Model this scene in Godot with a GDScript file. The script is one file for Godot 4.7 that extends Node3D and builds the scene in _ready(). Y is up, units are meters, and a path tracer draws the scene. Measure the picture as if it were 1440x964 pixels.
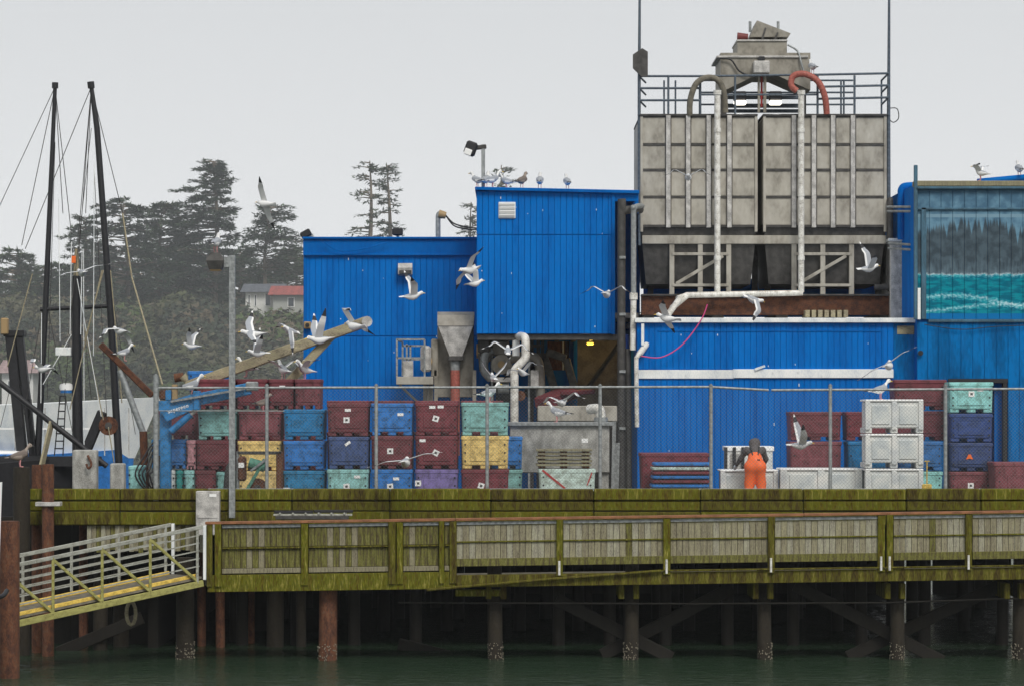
extends Node3D
# Fish-processing pier: y up, metres, water at y = 0. The pier edge runs along x at z = -2, the camera stands across the basin at z = 70.
const CAM_Y := 6.0
const CAM_Z := 70.0
const FOCAL := 4200.0      # photograph pixels
const DECK := 3.62         # pier deck height
var rng := RandomNumberGenerator.new()
var mats := {}
var texs := {}
var origin := {}
var taken := {}

# ---------- survey: a bearing read off the photograph and a known depth give a place ----------
func wx(px, z): return (px - 720.0) * (CAM_Z - z) / FOCAL
func wy(py, z): return CAM_Y - (py - 570.0) * (CAM_Z - z) / FOCAL
func at(px, py, z): return Vector3(wx(px, z), wy(py, z), z)

# ---------- mesh builder ----------
class MB:
	var v := PackedVector3Array()
	var n := PackedVector3Array()
	var c := PackedColorArray()
	var uv := PackedVector2Array()
	var col := Color(1, 1, 1)
	var use_uv := false
	func tri(a: Vector3, b: Vector3, d: Vector3, na: Vector3, nb: Vector3, nd: Vector3) -> void:
		v.append(a); v.append(d); v.append(b)
		n.append(na); n.append(nd); n.append(nb)
		c.append(col); c.append(col); c.append(col)
	func face(a: Vector3, b: Vector3, d: Vector3) -> void:
		var q := (b - a).cross(d - a).normalized()
		tri(a, b, d, q, q, q)
	func quad(a: Vector3, b: Vector3, d: Vector3, e: Vector3) -> void:
		var q := (d - a).cross(e - b).normalized()
		tri(a, b, d, q, q, q)
		tri(a, d, e, q, q, q)
	func quad_out(a: Vector3, b: Vector3, d: Vector3, e: Vector3, mid: Vector3) -> void:
		if (d - a).cross(e - b).dot((a + b + d + e) * 0.25 - mid) < 0.0:
			quad(a, e, d, b)
		else:
			quad(a, b, d, e)
	func tri_out(a: Vector3, b: Vector3, d: Vector3, mid: Vector3) -> void:
		if (b - a).cross(d - a).dot((a + b + d) / 3.0 - mid) < 0.0:
			face(a, d, b)
		else:
			face(a, b, d)
	func box(mid: Vector3, size: Vector3, ch := 0.0, b := Basis()) -> void:
		var h := size * 0.5
		var k: float = minf(ch, minf(h.x, minf(h.y, h.z)) * 0.8)
		var pts := {}
		for sx in [-1, 1]:
			for sy in [-1, 1]:
				for sz in [-1, 1]:
					for ax in 3:
						var p := Vector3(sx * (h.x - (0.0 if ax == 0 else k)), sy * (h.y - (0.0 if ax == 1 else k)), sz * (h.z - (0.0 if ax == 2 else k)))
						pts[Vector4i(sx, sy, sz, ax)] = mid + b * p
		for s in [-1, 1]:
			quad_out(pts[Vector4i(s, -1, -1, 0)], pts[Vector4i(s, 1, -1, 0)], pts[Vector4i(s, 1, 1, 0)], pts[Vector4i(s, -1, 1, 0)], mid)
			quad_out(pts[Vector4i(-1, s, -1, 1)], pts[Vector4i(1, s, -1, 1)], pts[Vector4i(1, s, 1, 1)], pts[Vector4i(-1, s, 1, 1)], mid)
			quad_out(pts[Vector4i(-1, -1, s, 2)], pts[Vector4i(1, -1, s, 2)], pts[Vector4i(1, 1, s, 2)], pts[Vector4i(-1, 1, s, 2)], mid)
		if k <= 0.0:
			return
		for s in [-1, 1]:
			for t in [-1, 1]:
				quad_out(pts[Vector4i(-1, s, t, 1)], pts[Vector4i(1, s, t, 1)], pts[Vector4i(1, s, t, 2)], pts[Vector4i(-1, s, t, 2)], mid)
				quad_out(pts[Vector4i(s, -1, t, 0)], pts[Vector4i(s, 1, t, 0)], pts[Vector4i(s, 1, t, 2)], pts[Vector4i(s, -1, t, 2)], mid)
				quad_out(pts[Vector4i(s, t, -1, 0)], pts[Vector4i(s, t, 1, 0)], pts[Vector4i(s, t, 1, 1)], pts[Vector4i(s, t, -1, 1)], mid)
				for w in [-1, 1]:
					tri_out(pts[Vector4i(s, t, w, 0)], pts[Vector4i(s, t, w, 1)], pts[Vector4i(s, t, w, 2)], mid)
	# a bar of rectangular section from p to q; wide lies in the plane of up
	func bar(p: Vector3, q: Vector3, wide: float, deep: float, up := Vector3.UP, ch := 0.0) -> void:
		var d := (q - p)
		var l := d.length()
		d /= l
		var s := d.cross(up)
		if s.length() < 0.01:
			s = d.cross(Vector3.BACK)
		s = s.normalized()
		var u := s.cross(d)
		box((p + q) * 0.5, Vector3(l, wide, deep), ch, Basis(d, u, d.cross(u)))
	func tube(pts: Array, r, seg := 8, caps := true) -> void:
		var rings := []
		var nn := []
		var m := pts.size()
		var side := Vector3.ZERO
		for i in m:
			var p: Vector3 = pts[i]
			var d: Vector3 = (pts[mini(i + 1, m - 1)] - pts[maxi(i - 1, 0)]).normalized()
			if side == Vector3.ZERO:
				side = d.cross(Vector3.UP if absf(d.y) < 0.9 else Vector3.RIGHT).normalized()
			else:
				side = (side - d * side.dot(d)).normalized()
			var u := d.cross(side)
			var rad: float = r[i] if r is Array else r
			var ring := PackedVector3Array()
			var rn := PackedVector3Array()
			for k in seg:
				var a := TAU * k / seg
				var o := side * cos(a) + u * sin(a)
				ring.append(p + o * rad)
				rn.append(o)
			rings.append(ring)
			nn.append(rn)
		for i in m - 1:
			for k in seg:
				var j := (k + 1) % seg
				tri(rings[i][k], rings[i][j], rings[i + 1][j], nn[i][k], nn[i][j], nn[i + 1][j])
				tri(rings[i][k], rings[i + 1][j], rings[i + 1][k], nn[i][k], nn[i + 1][j], nn[i + 1][k])
		if caps:
			for e in [0, m - 1]:
				var d2: Vector3 = (pts[0] - pts[1]).normalized() if e == 0 else (pts[m - 1] - pts[m - 2]).normalized()
				for k in seg:
					var j := (k + 1) % seg
					if e == 0:
						tri(pts[0], rings[0][j], rings[0][k], d2, d2, d2)
					else:
						tri(pts[e], rings[e][k], rings[e][j], d2, d2, d2)
	# polygon in the xy plane pushed from z0 to z1
	func prism(poly: PackedVector2Array, z0: float, z1: float, t := Transform3D()) -> void:
		if Geometry2D.is_polygon_clockwise(poly):
			poly = poly.duplicate()
			poly.reverse()
		var idx := Geometry2D.triangulate_polygon(poly)
		var hi := maxf(z0, z1)
		var lo := minf(z0, z1)
		for i in range(0, idx.size(), 3):
			var a := poly[idx[i]]
			var b := poly[idx[i + 1]]
			var d := poly[idx[i + 2]]
			if (b - a).cross(d - a) < 0.0:
				var w := b
				b = d
				d = w
			face(t * Vector3(a.x, a.y, hi), t * Vector3(b.x, b.y, hi), t * Vector3(d.x, d.y, hi))
			face(t * Vector3(a.x, a.y, lo), t * Vector3(d.x, d.y, lo), t * Vector3(b.x, b.y, lo))
		for i in poly.size():
			var a := poly[i]
			var b := poly[(i + 1) % poly.size()]
			quad(t * Vector3(a.x, a.y, lo), t * Vector3(b.x, b.y, lo), t * Vector3(b.x, b.y, hi), t * Vector3(a.x, a.y, hi))
	# closed rings of equal size joined one to the next, smooth round each ring
	func loft(rings: Array, cap0 := true, cap1 := true, smooth := true) -> void:
		var m: int = rings[0].size()
		for i in rings.size() - 1:
			var mid := Vector3.ZERO
			for k in m:
				mid += rings[i][k] + rings[i + 1][k]
			mid /= 2.0 * m
			for k in m:
				var j := (k + 1) % m
				quad_out(rings[i][k], rings[i][j], rings[i + 1][j], rings[i + 1][k], mid)
		for e in [[cap0, 0, 1], [cap1, rings.size() - 1, rings.size() - 2]]:
			if e[0]:
				var r: PackedVector3Array = rings[e[1]]
				var q: PackedVector3Array = rings[e[2]]
				var ctr := Vector3.ZERO
				var ins := Vector3.ZERO
				for k in m:
					ctr += r[k] / m
					ins += q[k] / m
				for k in m:
					tri_out(ctr, r[k], r[(k + 1) % m], ctr + (ins - ctr) * 0.5)
	func mesh(shift := Vector3.ZERO) -> ArrayMesh:
		if shift != Vector3.ZERO:
			for i in v.size():
				v[i] -= shift
		var a := []
		a.resize(Mesh.ARRAY_MAX)
		a[Mesh.ARRAY_VERTEX] = v
		a[Mesh.ARRAY_NORMAL] = n
		a[Mesh.ARRAY_COLOR] = c
		if use_uv:
			a[Mesh.ARRAY_TEX_UV] = uv
		var m := ArrayMesh.new()
		m.add_surface_from_arrays(Mesh.PRIMITIVE_TRIANGLES, a)
		return m

# ---------- scene helpers ----------
func numbered(called: String) -> String:
	taken[called] = taken.get(called, 0) + 1
	return called if taken[called] == 1 else "%s_%03d" % [called, taken[called] - 1]

func thing(called: String, label: String, category: String, pos := Vector3.ZERO, group := "") -> Node3D:
	var o := Node3D.new()
	o.name = numbered(called)
	add_child(o)
	o.position = pos
	origin[o] = pos
	o.set_meta("label", label)
	o.set_meta("category", category)
	if group:
		o.set_meta("group", group)
	return o

func place(called: String) -> Node3D:      # a piece of the setting that has parts
	var o := Node3D.new()
	o.name = numbered(called)
	add_child(o)
	origin[o] = Vector3.ZERO
	o.set_meta("kind", "structure")
	return o

func put(called: String, mesh: Mesh, m: Material, parent: Node, pos := Vector3.ZERO) -> MeshInstance3D:
	var o := MeshInstance3D.new()
	o.name = called
	o.mesh = mesh
	o.material_override = m
	parent.add_child(o, true)
	o.position = pos
	origin[o] = origin.get(parent, Vector3.ZERO)
	return o

func obj(called: String, b: MB, m: Material, parent: Node) -> MeshInstance3D:
	return put(called, b.mesh(origin.get(parent, Vector3.ZERO)), m, parent)

func solo(called: String, b: MB, m: Material, label: String, category: String, pos: Vector3, group := "") -> MeshInstance3D:
	var o := put(numbered(called), b.mesh(pos), m, self, pos)
	o.set_meta("label", label)
	o.set_meta("category", category)
	if group:
		o.set_meta("group", group)
	return o

func one_box(mid: Vector3, size: Vector3, ch := 0.0, b := Basis()) -> MB:
	var m := MB.new()
	m.box(mid, size, ch, b)
	return m

func one_bar(p: Vector3, q: Vector3, wide: float, deep: float, ch := 0.0) -> MB:
	var m := MB.new()
	m.bar(p, q, wide, deep, Vector3.UP, ch)
	return m

func one_tube(pts: Array, r, seg := 8) -> MB:
	var m := MB.new()
	m.tube(pts, r, seg)
	return m

# rectangle given by its photograph bearings at depth z, pushed back by deep
func slab(x0, y0, x1, y1, z, deep, ch := 0.0) -> MB:
	var a = at(x0, y0, z)
	var b = at(x1, y1, z)
	return one_box(Vector3((a.x + b.x) / 2, (a.y + b.y) / 2, z - deep / 2.0), Vector3(absf(b.x - a.x), absf(a.y - b.y), deep), ch)

func bend(pts: Array, steps := 5) -> Array:      # a smooth curve through the points
	var c := Curve3D.new()
	for i in pts.size():
		var t: Vector3 = (pts[mini(i + 1, pts.size() - 1)] - pts[maxi(i - 1, 0)]) / 6.0
		c.add_point(pts[i], -t, t)
	var out := []
	for i in (pts.size() - 1) * steps + 1:
		out.append(c.samplef(float(i) / steps))
	return out

# ---------- textures and materials ----------
func noise_img(size: int, freq: float, oct: int, sd: int) -> Image:
	var f := FastNoiseLite.new()
	f.seed = sd
	f.noise_type = FastNoiseLite.TYPE_SIMPLEX
	f.frequency = freq
	f.fractal_octaves = oct
	return f.get_seamless_image(size, size)

# two noises mixed, then looked up in a ramp of [at, colour] stops
func ramp_tex(key: String, size: int, a: Array, b: Array, share: float, stops: Array) -> ImageTexture:
	var ia := noise_img(size, a[0], a[1], a[2])
	var ib := noise_img(size, b[0], b[1], b[2])
	var g := Gradient.new()
	g.offsets = PackedFloat32Array(stops.map(func(s): return s[0]))
	g.colors = PackedColorArray(stops.map(func(s): return s[1]))
	var lut := []
	for i in 256:
		lut.append(g.sample(i / 255.0))
	var im := Image.create(size, size, false, Image.FORMAT_RGB8)
	var da := ia.get_data()
	var db := ib.get_data()
	var out := PackedByteArray()
	out.resize(size * size * 3)
	for i in size * size:
		var k := int(clampf(da[i] * (1.0 - share) + db[i] * share, 0, 255))
		var q: Color = lut[k]
		out[i * 3] = int(q.r * 255)
		out[i * 3 + 1] = int(q.g * 255)
		out[i * 3 + 2] = int(q.b * 255)
	im.set_data(size, size, false, Image.FORMAT_RGB8, out)
	texs[key] = ImageTexture.create_from_image(im)
	return texs[key]

func relief(key: String, size: int, freq: float, oct: int, sd: int, strength: float) -> ImageTexture:
	var im := noise_img(size, freq, oct, sd)
	im.convert(Image.FORMAT_RGBA8)
	im.bump_map_to_normal_map(strength)
	texs[key] = ImageTexture.create_from_image(im)
	return texs[key]

func rgb8(r, g, b) -> Color: return Color(r / 255.0, g / 255.0, b / 255.0)

func mat(key: String, color: Color, rough := 0.7, metal := 0.0, tex := "", scale := Vector3.ONE, bump := "", bscale := Vector3.ONE, depth := 1.0) -> StandardMaterial3D:
	if mats.has(key):
		return mats[key]
	var m := StandardMaterial3D.new()
	m.resource_name = key
	m.albedo_color = color
	m.roughness = rough
	m.metallic = metal
	if tex:
		m.albedo_texture = texs[tex]
		m.uv1_triplanar = true
		m.uv1_world_triplanar = true
		m.uv1_scale = scale
	if bump:
		m.normal_enabled = true
		m.normal_texture = texs[bump]
		m.normal_scale = depth
		m.uv1_triplanar = true
		m.uv1_world_triplanar = true
		m.uv1_scale = scale if tex else bscale
	mats[key] = m
	return m

func make_materials() -> void:
	var W := Color(1, 1, 1)
	ramp_tex("mottle", 512, [0.006, 4, 3], [0.05, 3, 5], 0.35, [[0.0, Color(0.62, 0.62, 0.62)], [0.45, Color(0.86, 0.86, 0.86)], [0.7, W], [1.0, W]])
	ramp_tex("paint", 512, [0.004, 5, 13], [0.05, 4, 8], 0.35, [[0.0, Color(0.76, 0.79, 0.82)], [0.36, Color(0.9, 0.92, 0.94)], [0.55, Color(0.96, 0.97, 0.97)], [0.72, W], [0.86, W], [0.95, Color(1, 1, 0.98)]])
	ramp_tex("scuff", 512, [0.01, 5, 23], [0.06, 4, 28], 0.4, [[0.0, Color(0.5, 0.48, 0.45)], [0.33, Color(0.8, 0.79, 0.77)], [0.5, Color(0.93, 0.93, 0.92)], [0.66, W], [1.0, W]])
	ramp_tex("moss", 512, [0.012, 5, 31], [0.06, 4, 37], 0.45, [[0.0, rgb8(52, 44, 26)], [0.3, rgb8(92, 78, 40)], [0.42, rgb8(104, 98, 34)], [0.55, rgb8(94, 98, 34)], [0.68, rgb8(124, 118, 56)], [0.8, rgb8(150, 142, 84)], [1.0, rgb8(188, 178, 138)]])
	ramp_tex("moss_dark", 512, [0.010, 5, 41], [0.07, 4, 47], 0.45, [[0.0, rgb8(46, 40, 26)], [0.34, rgb8(84, 74, 46)], [0.48, rgb8(98, 96, 42)], [0.62, rgb8(104, 104, 44)], [0.8, rgb8(140, 130, 88)], [1.0, rgb8(172, 160, 120)]])
	ramp_tex("weathered", 512, [0.010, 4, 51], [0.07, 4, 57], 0.55, [[0.0, rgb8(80, 74, 62)], [0.35, rgb8(134, 129, 112)], [0.5, rgb8(158, 153, 138)], [0.62, rgb8(150, 150, 120)], [0.8, rgb8(182, 175, 158)], [1.0, rgb8(196, 186, 170)]])
	ramp_tex("rust", 512, [0.012, 5, 61], [0.06, 4, 67], 0.4, [[0.0, rgb8(50, 34, 28)], [0.35, rgb8(88, 56, 42)], [0.5, rgb8(112, 72, 50)], [0.62, rgb8(132, 84, 54)], [0.8, rgb8(120, 98, 78)], [1.0, rgb8(160, 140, 116)]])
	ramp_tex("steel", 512, [0.006, 5, 71], [0.03, 4, 77], 0.3, [[0.0, rgb8(136, 131, 123)], [0.34, rgb8(176, 172, 164)], [0.55, rgb8(193, 189, 181)], [0.75, rgb8(201, 198, 191)], [1.0, rgb8(216, 213, 207)]])
	ramp_tex("concrete", 512, [0.008, 5, 81], [0.09, 4, 87], 0.45, [[0.0, rgb8(104, 102, 96)], [0.4, rgb8(148, 147, 142)], [0.6, rgb8(168, 167, 162)], [1.0, rgb8(204, 202, 196)]])
	ramp_tex("land", 512, [0.010, 5, 91], [0.06, 4, 97], 0.4, [[0.0, rgb8(52, 54, 38)], [0.35, rgb8(76, 80, 48)], [0.5, rgb8(94, 100, 56)], [0.62, rgb8(110, 98, 66)], [0.8, rgb8(92, 112, 54)], [1.0, rgb8(136, 124, 90)]])
	relief("ripple", 512, 0.012, 4, 101, 9.0)
	relief("rough", 512, 0.05, 4, 107, 4.0)
	relief("grain", 512, 0.03, 4, 109, 5.0)
	var streak := Vector3(0.9, 0.13, 0.9)
	mat("blue", rgb8(0, 112, 198), 0.75, 0.0, "paint", Vector3(0.5, 0.07, 0.5))
	mat("blue_trim", rgb8(0, 102, 182), 0.75, 0.0, "paint", Vector3(0.3, 0.1, 0.3))
	mat("blue_dark", rgb8(8, 62, 112), 0.6, 0.0, "mottle", Vector3(0.5, 0.2, 0.5))
	mat("teal_wall", rgb8(0, 112, 182), 0.75, 0.0, "mottle", Vector3(0.4, 0.1, 0.4))
	mat("teal_trim", rgb8(66, 108, 130), 0.6, 0.0, "mottle", Vector3(0.6, 0.2, 0.6))
	mat("steel", rgb8(226, 224, 218), 0.6, 0.05, "steel", Vector3(0.4, 0.22, 0.4))
	mat("steel_grey", rgb8(196, 193, 186), 0.6, 0.05, "steel", Vector3(0.5, 0.4, 0.5))
	mat("steel_plain", rgb8(206, 203, 198), 0.5, 0.15, "mottle", Vector3(0.8, 0.8, 0.8))
	mat("steel_dark", rgb8(84, 82, 80), 0.6, 0.3, "mottle", Vector3(1, 1, 1))
	mat("galv", rgb8(166, 170, 170), 0.5, 0.3, "mottle", Vector3(2, 2, 2))
	mat("wire", rgb8(120, 124, 126), 0.6, 0.2)
	mat("rail_steel", rgb8(92, 104, 116), 0.55, 0.2, "mottle", Vector3(2, 2, 2))
	mat("black", rgb8(34, 34, 38), 0.55, 0.0, "mottle", Vector3(1.5, 1.5, 1.5))
	mat("white", rgb8(244, 244, 241), 0.6, 0.0, "paint", Vector3(0.8, 0.3, 0.8))
	mat("white_clean", rgb8(240, 240, 238), 0.5)
	mat("pvc", rgb8(234, 232, 226), 0.4, 0.0, "scuff", Vector3(0.6, 0.6, 0.6))
	mat("moss", rgb8(240, 240, 214), 0.9, 0.0, "moss", streak, "grain", Vector3.ONE, 0.8)
	mat("moss_b", rgb8(230, 226, 200), 0.9, 0.0, "moss_dark", streak, "grain", Vector3.ONE, 0.8)
	mat("plank_a", W, 0.88, 0.0, "weathered", Vector3(2.6, 0.32, 2.6), "grain", Vector3.ONE, 0.7)
	mat("plank_b", rgb8(224, 219, 206), 0.88, 0.0, "weathered", Vector3(2.1, 0.27, 2.1), "grain", Vector3.ONE, 0.7)
	mat("plank_c", rgb8(240, 236, 222), 0.88, 0.0, "weathered", Vector3(3.1, 0.38, 3.1), "grain", Vector3.ONE, 0.7)
	mat("plank_moss", W, 0.9, 0.0, "moss_dark", Vector3(2.4, 0.3, 2.4), "grain", Vector3.ONE, 0.7)
	mat("cap", rgb8(152, 102, 68), 0.8, 0.0, "mottle", Vector3(0.6, 1, 0.6))
	mat("rust", rgb8(216, 208, 204), 0.85, 0.0, "rust", Vector3(0.8, 0.3, 0.8), "rough", Vector3.ONE, 0.6)
	mat("rust_beam", rgb8(190, 176, 164), 0.8, 0.1, "rust", Vector3(0.5, 0.5, 0.5))
	mat("old_pile", rgb8(76, 68, 60), 0.9, 0.0, "weathered", Vector3(1.2, 0.25, 1.2), "rough", Vector3.ONE, 0.7)  # tint lowered to put under-walkway shade into the wood colour
	mat("shaded_creosote", rgb8(50, 45, 41), 0.9, 0.0, "weathered", Vector3(1.2, 0.25, 1.2))  # creosoted timber, with the under-pier shade worked into its tint
	mat("barnacle", rgb8(214, 204, 186), 0.95, 0.0, "concrete", Vector3(4, 4, 4), "rough", Vector3.ONE, 1.0)
	mat("concrete", W, 0.9, 0.0, "concrete", Vector3(0.7, 0.4, 0.7), "rough", Vector3.ONE, 0.4)
	mat("alu", rgb8(176, 177, 168), 0.5, 0.2, "scuff", Vector3(1, 1, 1))
	mat("alu_moss", rgb8(168, 164, 96), 0.75, 0.0, "scuff", Vector3(1.3, 1.3, 1.3))
	mat("yellow_edge", rgb8(240, 204, 96), 0.6, 0.0, "scuff", Vector3(1.5, 1.5, 1.5))
	mat("deck_grey", rgb8(128, 122, 108), 0.9, 0.0, "mottle", Vector3(1, 1, 1))
	mat("land", W, 1.0, 0.0, "land", Vector3(0.05, 0.05, 0.05))
	mat("bark", rgb8(130, 116, 100), 0.95, 0.0, "mottle", Vector3(0.8, 0.3, 0.8))
	mat("tan", rgb8(255, 246, 232), 0.75, 0.0, "weathered", Vector3(0.3, 0.9, 0.9))
	mat("crane_blue", rgb8(44, 132, 196), 0.45, 0.0, "scuff", Vector3(0.8, 0.8, 0.8))
	mat("orange", rgb8(250, 112, 52), 0.5)
	mat("jacket", rgb8(98, 92, 92), 0.85, 0.0, "mottle", Vector3(6, 6, 6))
	mat("skin", rgb8(206, 160, 136), 0.6)
	mat("glove", rgb8(196, 204, 212), 0.5)
	mat("rubber", rgb8(30, 30, 32), 0.6)
	mat("red_hose", rgb8(178, 98, 86), 0.6, 0.0, "scuff", Vector3(2, 2, 2))
	mat("pink_hose", rgb8(208, 70, 130), 0.5)
	mat("brass", rgb8(160, 134, 94), 0.6)
	mat("red", rgb8(176, 52, 48), 0.6)
	mat("sign_orange", rgb8(240, 110, 40), 0.6)
	mat("green_pump", rgb8(90, 150, 130), 0.6, 0.0, "scuff", Vector3(2, 2, 2))
	var tones := {"maroon": [122, 50, 60], "blue": [44, 124, 204], "tealblue": [12, 124, 184], "navy": [44, 72, 134], "mint": [150, 216, 214], "yellow": [240, 208, 130], "purple": [124, 106, 180], "grey": [232, 231, 226], "palegrey": [220, 222, 218], "rose": [196, 142, 150], "green": [20, 140, 136], "pale": [206, 226, 218]}
	mat("tote_grey", rgb8(232, 231, 226), 0.55, 0.0, "paint", Vector3(0.7, 0.7, 0.7))
	mat("tote_palegrey", rgb8(220, 222, 218), 0.55, 0.0, "paint", Vector3(0.7, 0.7, 0.7))
	for k in tones:
		mat("tote_" + k, rgb8(tones[k][0], tones[k][1], tones[k][2]), 0.55, 0.0, "scuff", Vector3(0.7, 0.7, 0.7))
		mat("tote_%s_faded" % k, rgb8(tones[k][0], tones[k][1], tones[k][2]).lerp(rgb8(178, 176, 174), 0.16), 0.7, 0.0, "scuff", Vector3(0.9, 0.5, 0.9))
		mat("tote_%s_worn" % k, rgb8(tones[k][0], tones[k][1], tones[k][2]).lerp(rgb8(70, 62, 58), 0.16), 0.6, 0.0, "scuff", Vector3(0.5, 0.8, 0.5))
	for k in ["blue", "blue_trim", "teal_wall", "blue_dark", "moss", "moss_b"]:
		mats[k].metallic_specular = 0.15
	var w := mat("water", rgb8(44, 62, 46), 0.11, 0.0, "", Vector3.ONE, "ripple", Vector3(0.16, 0.16, 0.5), 1.4)
	w.metallic_specular = 0.5
	var g := mat("feather", W, 0.8)
	g.vertex_color_use_as_albedo = true
	var f := mat("foliage", W, 0.9)
	f.vertex_color_use_as_albedo = true
	f.backlight_enabled = true
	f.backlight = Color(0.15, 0.18, 0.1)
	for e in [["lamp_white", Color(1, 0.97, 0.9), 3.0], ["lamp_yellow", Color(1, 0.82, 0.3), 1.6]]:
		var l := mat(e[0], e[1], 0.4)
		l.emission_enabled = true
		l.emission = e[1]
		l.emission_energy_multiplier = e[2]

func _ready() -> void:
	rng.seed = 7
	# ---- camera, sky, sun, exposure ----
	var cam := Camera3D.new()
	cam.name = "camera"
	cam.projection = Camera3D.PROJECTION_FRUSTUM
	cam.near = 1.0
	cam.far = 2000.0
	cam.size = 964.0 / FOCAL
	cam.frustum_offset = Vector2(0, (570.0 - 482.0) / FOCAL)
	cam.position = Vector3(0, CAM_Y, CAM_Z)
	add_child(cam)
	cam.current = true
	var env := Environment.new()
	env.background_mode = Environment.BG_SKY
	var sky := Sky.new()
	var sm := ProceduralSkyMaterial.new()
	sm.sky_top_color = rgb8(172, 175, 178)
	sm.sky_horizon_color = rgb8(226, 227, 228)
	sm.sky_curve = 0.1
	sm.ground_horizon_color = rgb8(176, 180, 181)
	sm.ground_bottom_color = rgb8(110, 116, 116)
	sm.sun_angle_max = 1.0
	var cn := FastNoiseLite.new()      # faint unevenness of the overcast
	cn.seed = 4
	cn.frequency = 0.006
	cn.fractal_octaves = 4
	var ci := cn.get_seamless_image(1024, 512)
	ci.convert(Image.FORMAT_RGB8)
	sm.sky_cover = ImageTexture.create_from_image(ci)
	sm.sky_cover_modulate = Color(0.09, 0.09, 0.09)
	sky.sky_material = sm
	env.sky = sky
	env.tonemap_mode = Environment.TONE_MAPPER_LINEAR
	env.tonemap_exposure = 1.4
	env.sdfgi_enabled = true
	env.ssao_enabled = true
	env.ssil_enabled = true
	env.fog_enabled = true
	env.fog_density = 0.0002
	env.volumetric_fog_enabled = true
	env.volumetric_fog_density = 0.0
	env.fog_light_color = rgb8(222, 226, 228)
	var we := WorldEnvironment.new()
	we.name = "environment"
	we.environment = env
	add_child(we)
	var sun := DirectionalLight3D.new()
	sun.name = "sun"
	sun.light_energy = 0.5
	sun.light_color = Color(1.0, 0.985, 0.96)
	sun.light_angular_distance = 22.0
	sun.shadow_enabled = true
	sun.rotation_degrees = Vector3(-46, 20, 0)
	add_child(sun)

	make_materials()
	build_land()
	build_pier()
	build_walkway()
	build_gangway()
	build_buildings()
	build_tank()
	build_machinery()
	build_boats()
	build_yard()
	build_totes()
	build_fence()
	build_person()
	build_gulls()

# ---------- water, hill, houses, trees ----------
func hill(x: float, z: float) -> float:
	var top := 13.6 - smoothstep(-4.0, 30.0, x) * 5.5 + smoothstep(-200.0, -260.0, z) * 3.0
	var near := 12.0 * smoothstep(-31.0, -25.0, x)
	var up := smoothstep(-152.0 + near + sin(x * 0.21) * 3.0, -176.0 + near + sin(x * 0.13 + 1.0) * 4.0, z)
	return -0.6 + top * up + sin(x * 0.35 + z * 0.2) * 0.45 * up

func build_land() -> void:
	var w := MB.new()
	w.quad(Vector3(-400, 0, 120), Vector3(400, 0, 120), Vector3(400, 0, -900), Vector3(-400, 0, -900))
	put("water", w.mesh(), mats.water, self).set_meta("kind", "structure")
	var b := MB.new()
	for i in 110:
		for k in 48:
			var x0 := -110.0 + i * 2.0
			var z0 := -134.0 - k * 3.0
			var p := []
			for d in [[0, 0], [2, 0], [2, -3], [0, -3]]:
				p.append(Vector3(x0 + d[0], hill(x0 + d[0], z0 + d[1]), z0 + d[1]))
			b.quad(p[0], p[1], p[2], p[3])
	put("hill", b.mesh(), mats.land, self).set_meta("kind", "structure")
	# undergrowth on the bluff: nobody could count it
	var clump := MB.new()
	for i in 90:
		var d := Vector3(rng.randf_range(-1, 1), rng.randf_range(-0.5, 1), rng.randf_range(-1, 1)).normalized()
		var c := d * rng.randf_range(0.25, 1.0)
		var s := Vector3(rng.randf_range(-1, 1), rng.randf_range(-1, 1), rng.randf_range(-1, 1)).normalized()
		var u := s.cross(d).normalized()
		var l := rng.randf_range(0.1, 0.23)
		clump.face(c - s * l * 0.5, c + s * l * 0.5, c + u * l * 1.3)
		clump.face(c - u * l * 0.4, c + u * l * 0.4, c - s * l * 1.2)
	var mm := MultiMesh.new()
	mm.transform_format = MultiMesh.TRANSFORM_3D
	mm.use_colors = true
	mm.mesh = clump.mesh()
	mm.instance_count = 7000
	var tones := [Color(0.055, 0.075, 0.03), Color(0.08, 0.09, 0.035), Color(0.10, 0.095, 0.05), Color(0.045, 0.06, 0.035), Color(0.13, 0.105, 0.065), Color(0.075, 0.11, 0.03)]
	for i in 7000:
		var x := rng.randf_range(-62, 22)
		var z := rng.randf_range(-142 if x > -28.0 else -153, -190)
		if x > -25.5 and x < -14.0 and z < -164.0:
			z += 24.0
		var k := rng.randf_range(0.6, 1.5)
		var t := Transform3D(Basis(Vector3.UP, rng.randf() * TAU).scaled(Vector3(k * 1.2, k, k * 1.2)), Vector3(x, hill(x, z) + 0.25 * k, z))
		mm.set_instance_transform(i, t)
		mm.set_instance_color(i, tones[(int(x * 0.23 + sin(z * 0.3) * 2.0) + 60 + rng.randi() % 2) % 6])
	var mi := MultiMeshInstance3D.new()
	mi.name = "undergrowth"
	mi.multimesh = mm
	mi.material_override = mats.foliage
	mi.set_meta("kind", "stuff")
	mi.set_meta("label", "dense scrub and bushes covering the steep bluff below the trees")
	mi.set_meta("category", "undergrowth")
	add_child(mi)
	build_trees()
	build_houses()
	# sea mist lying over the far side of the basin
	var fog := FogVolume.new()
	fog.name = "mist"
	fog.shape = RenderingServer.FOG_VOLUME_SHAPE_BOX
	fog.size = Vector3(360, 60, 90)
	fog.position = Vector3(0, 29, -100)
	var fm := FogMaterial.new()
	fm.density = 0.0021
	fm.albedo = rgb8(235, 240, 244)
	fog.material = fm
	fog.set_meta("kind", "stuff")
	fog.set_meta("label", "thin sea mist in front of the wooded bluff")
	fog.set_meta("category", "mist")
	add_child(fog)

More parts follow.
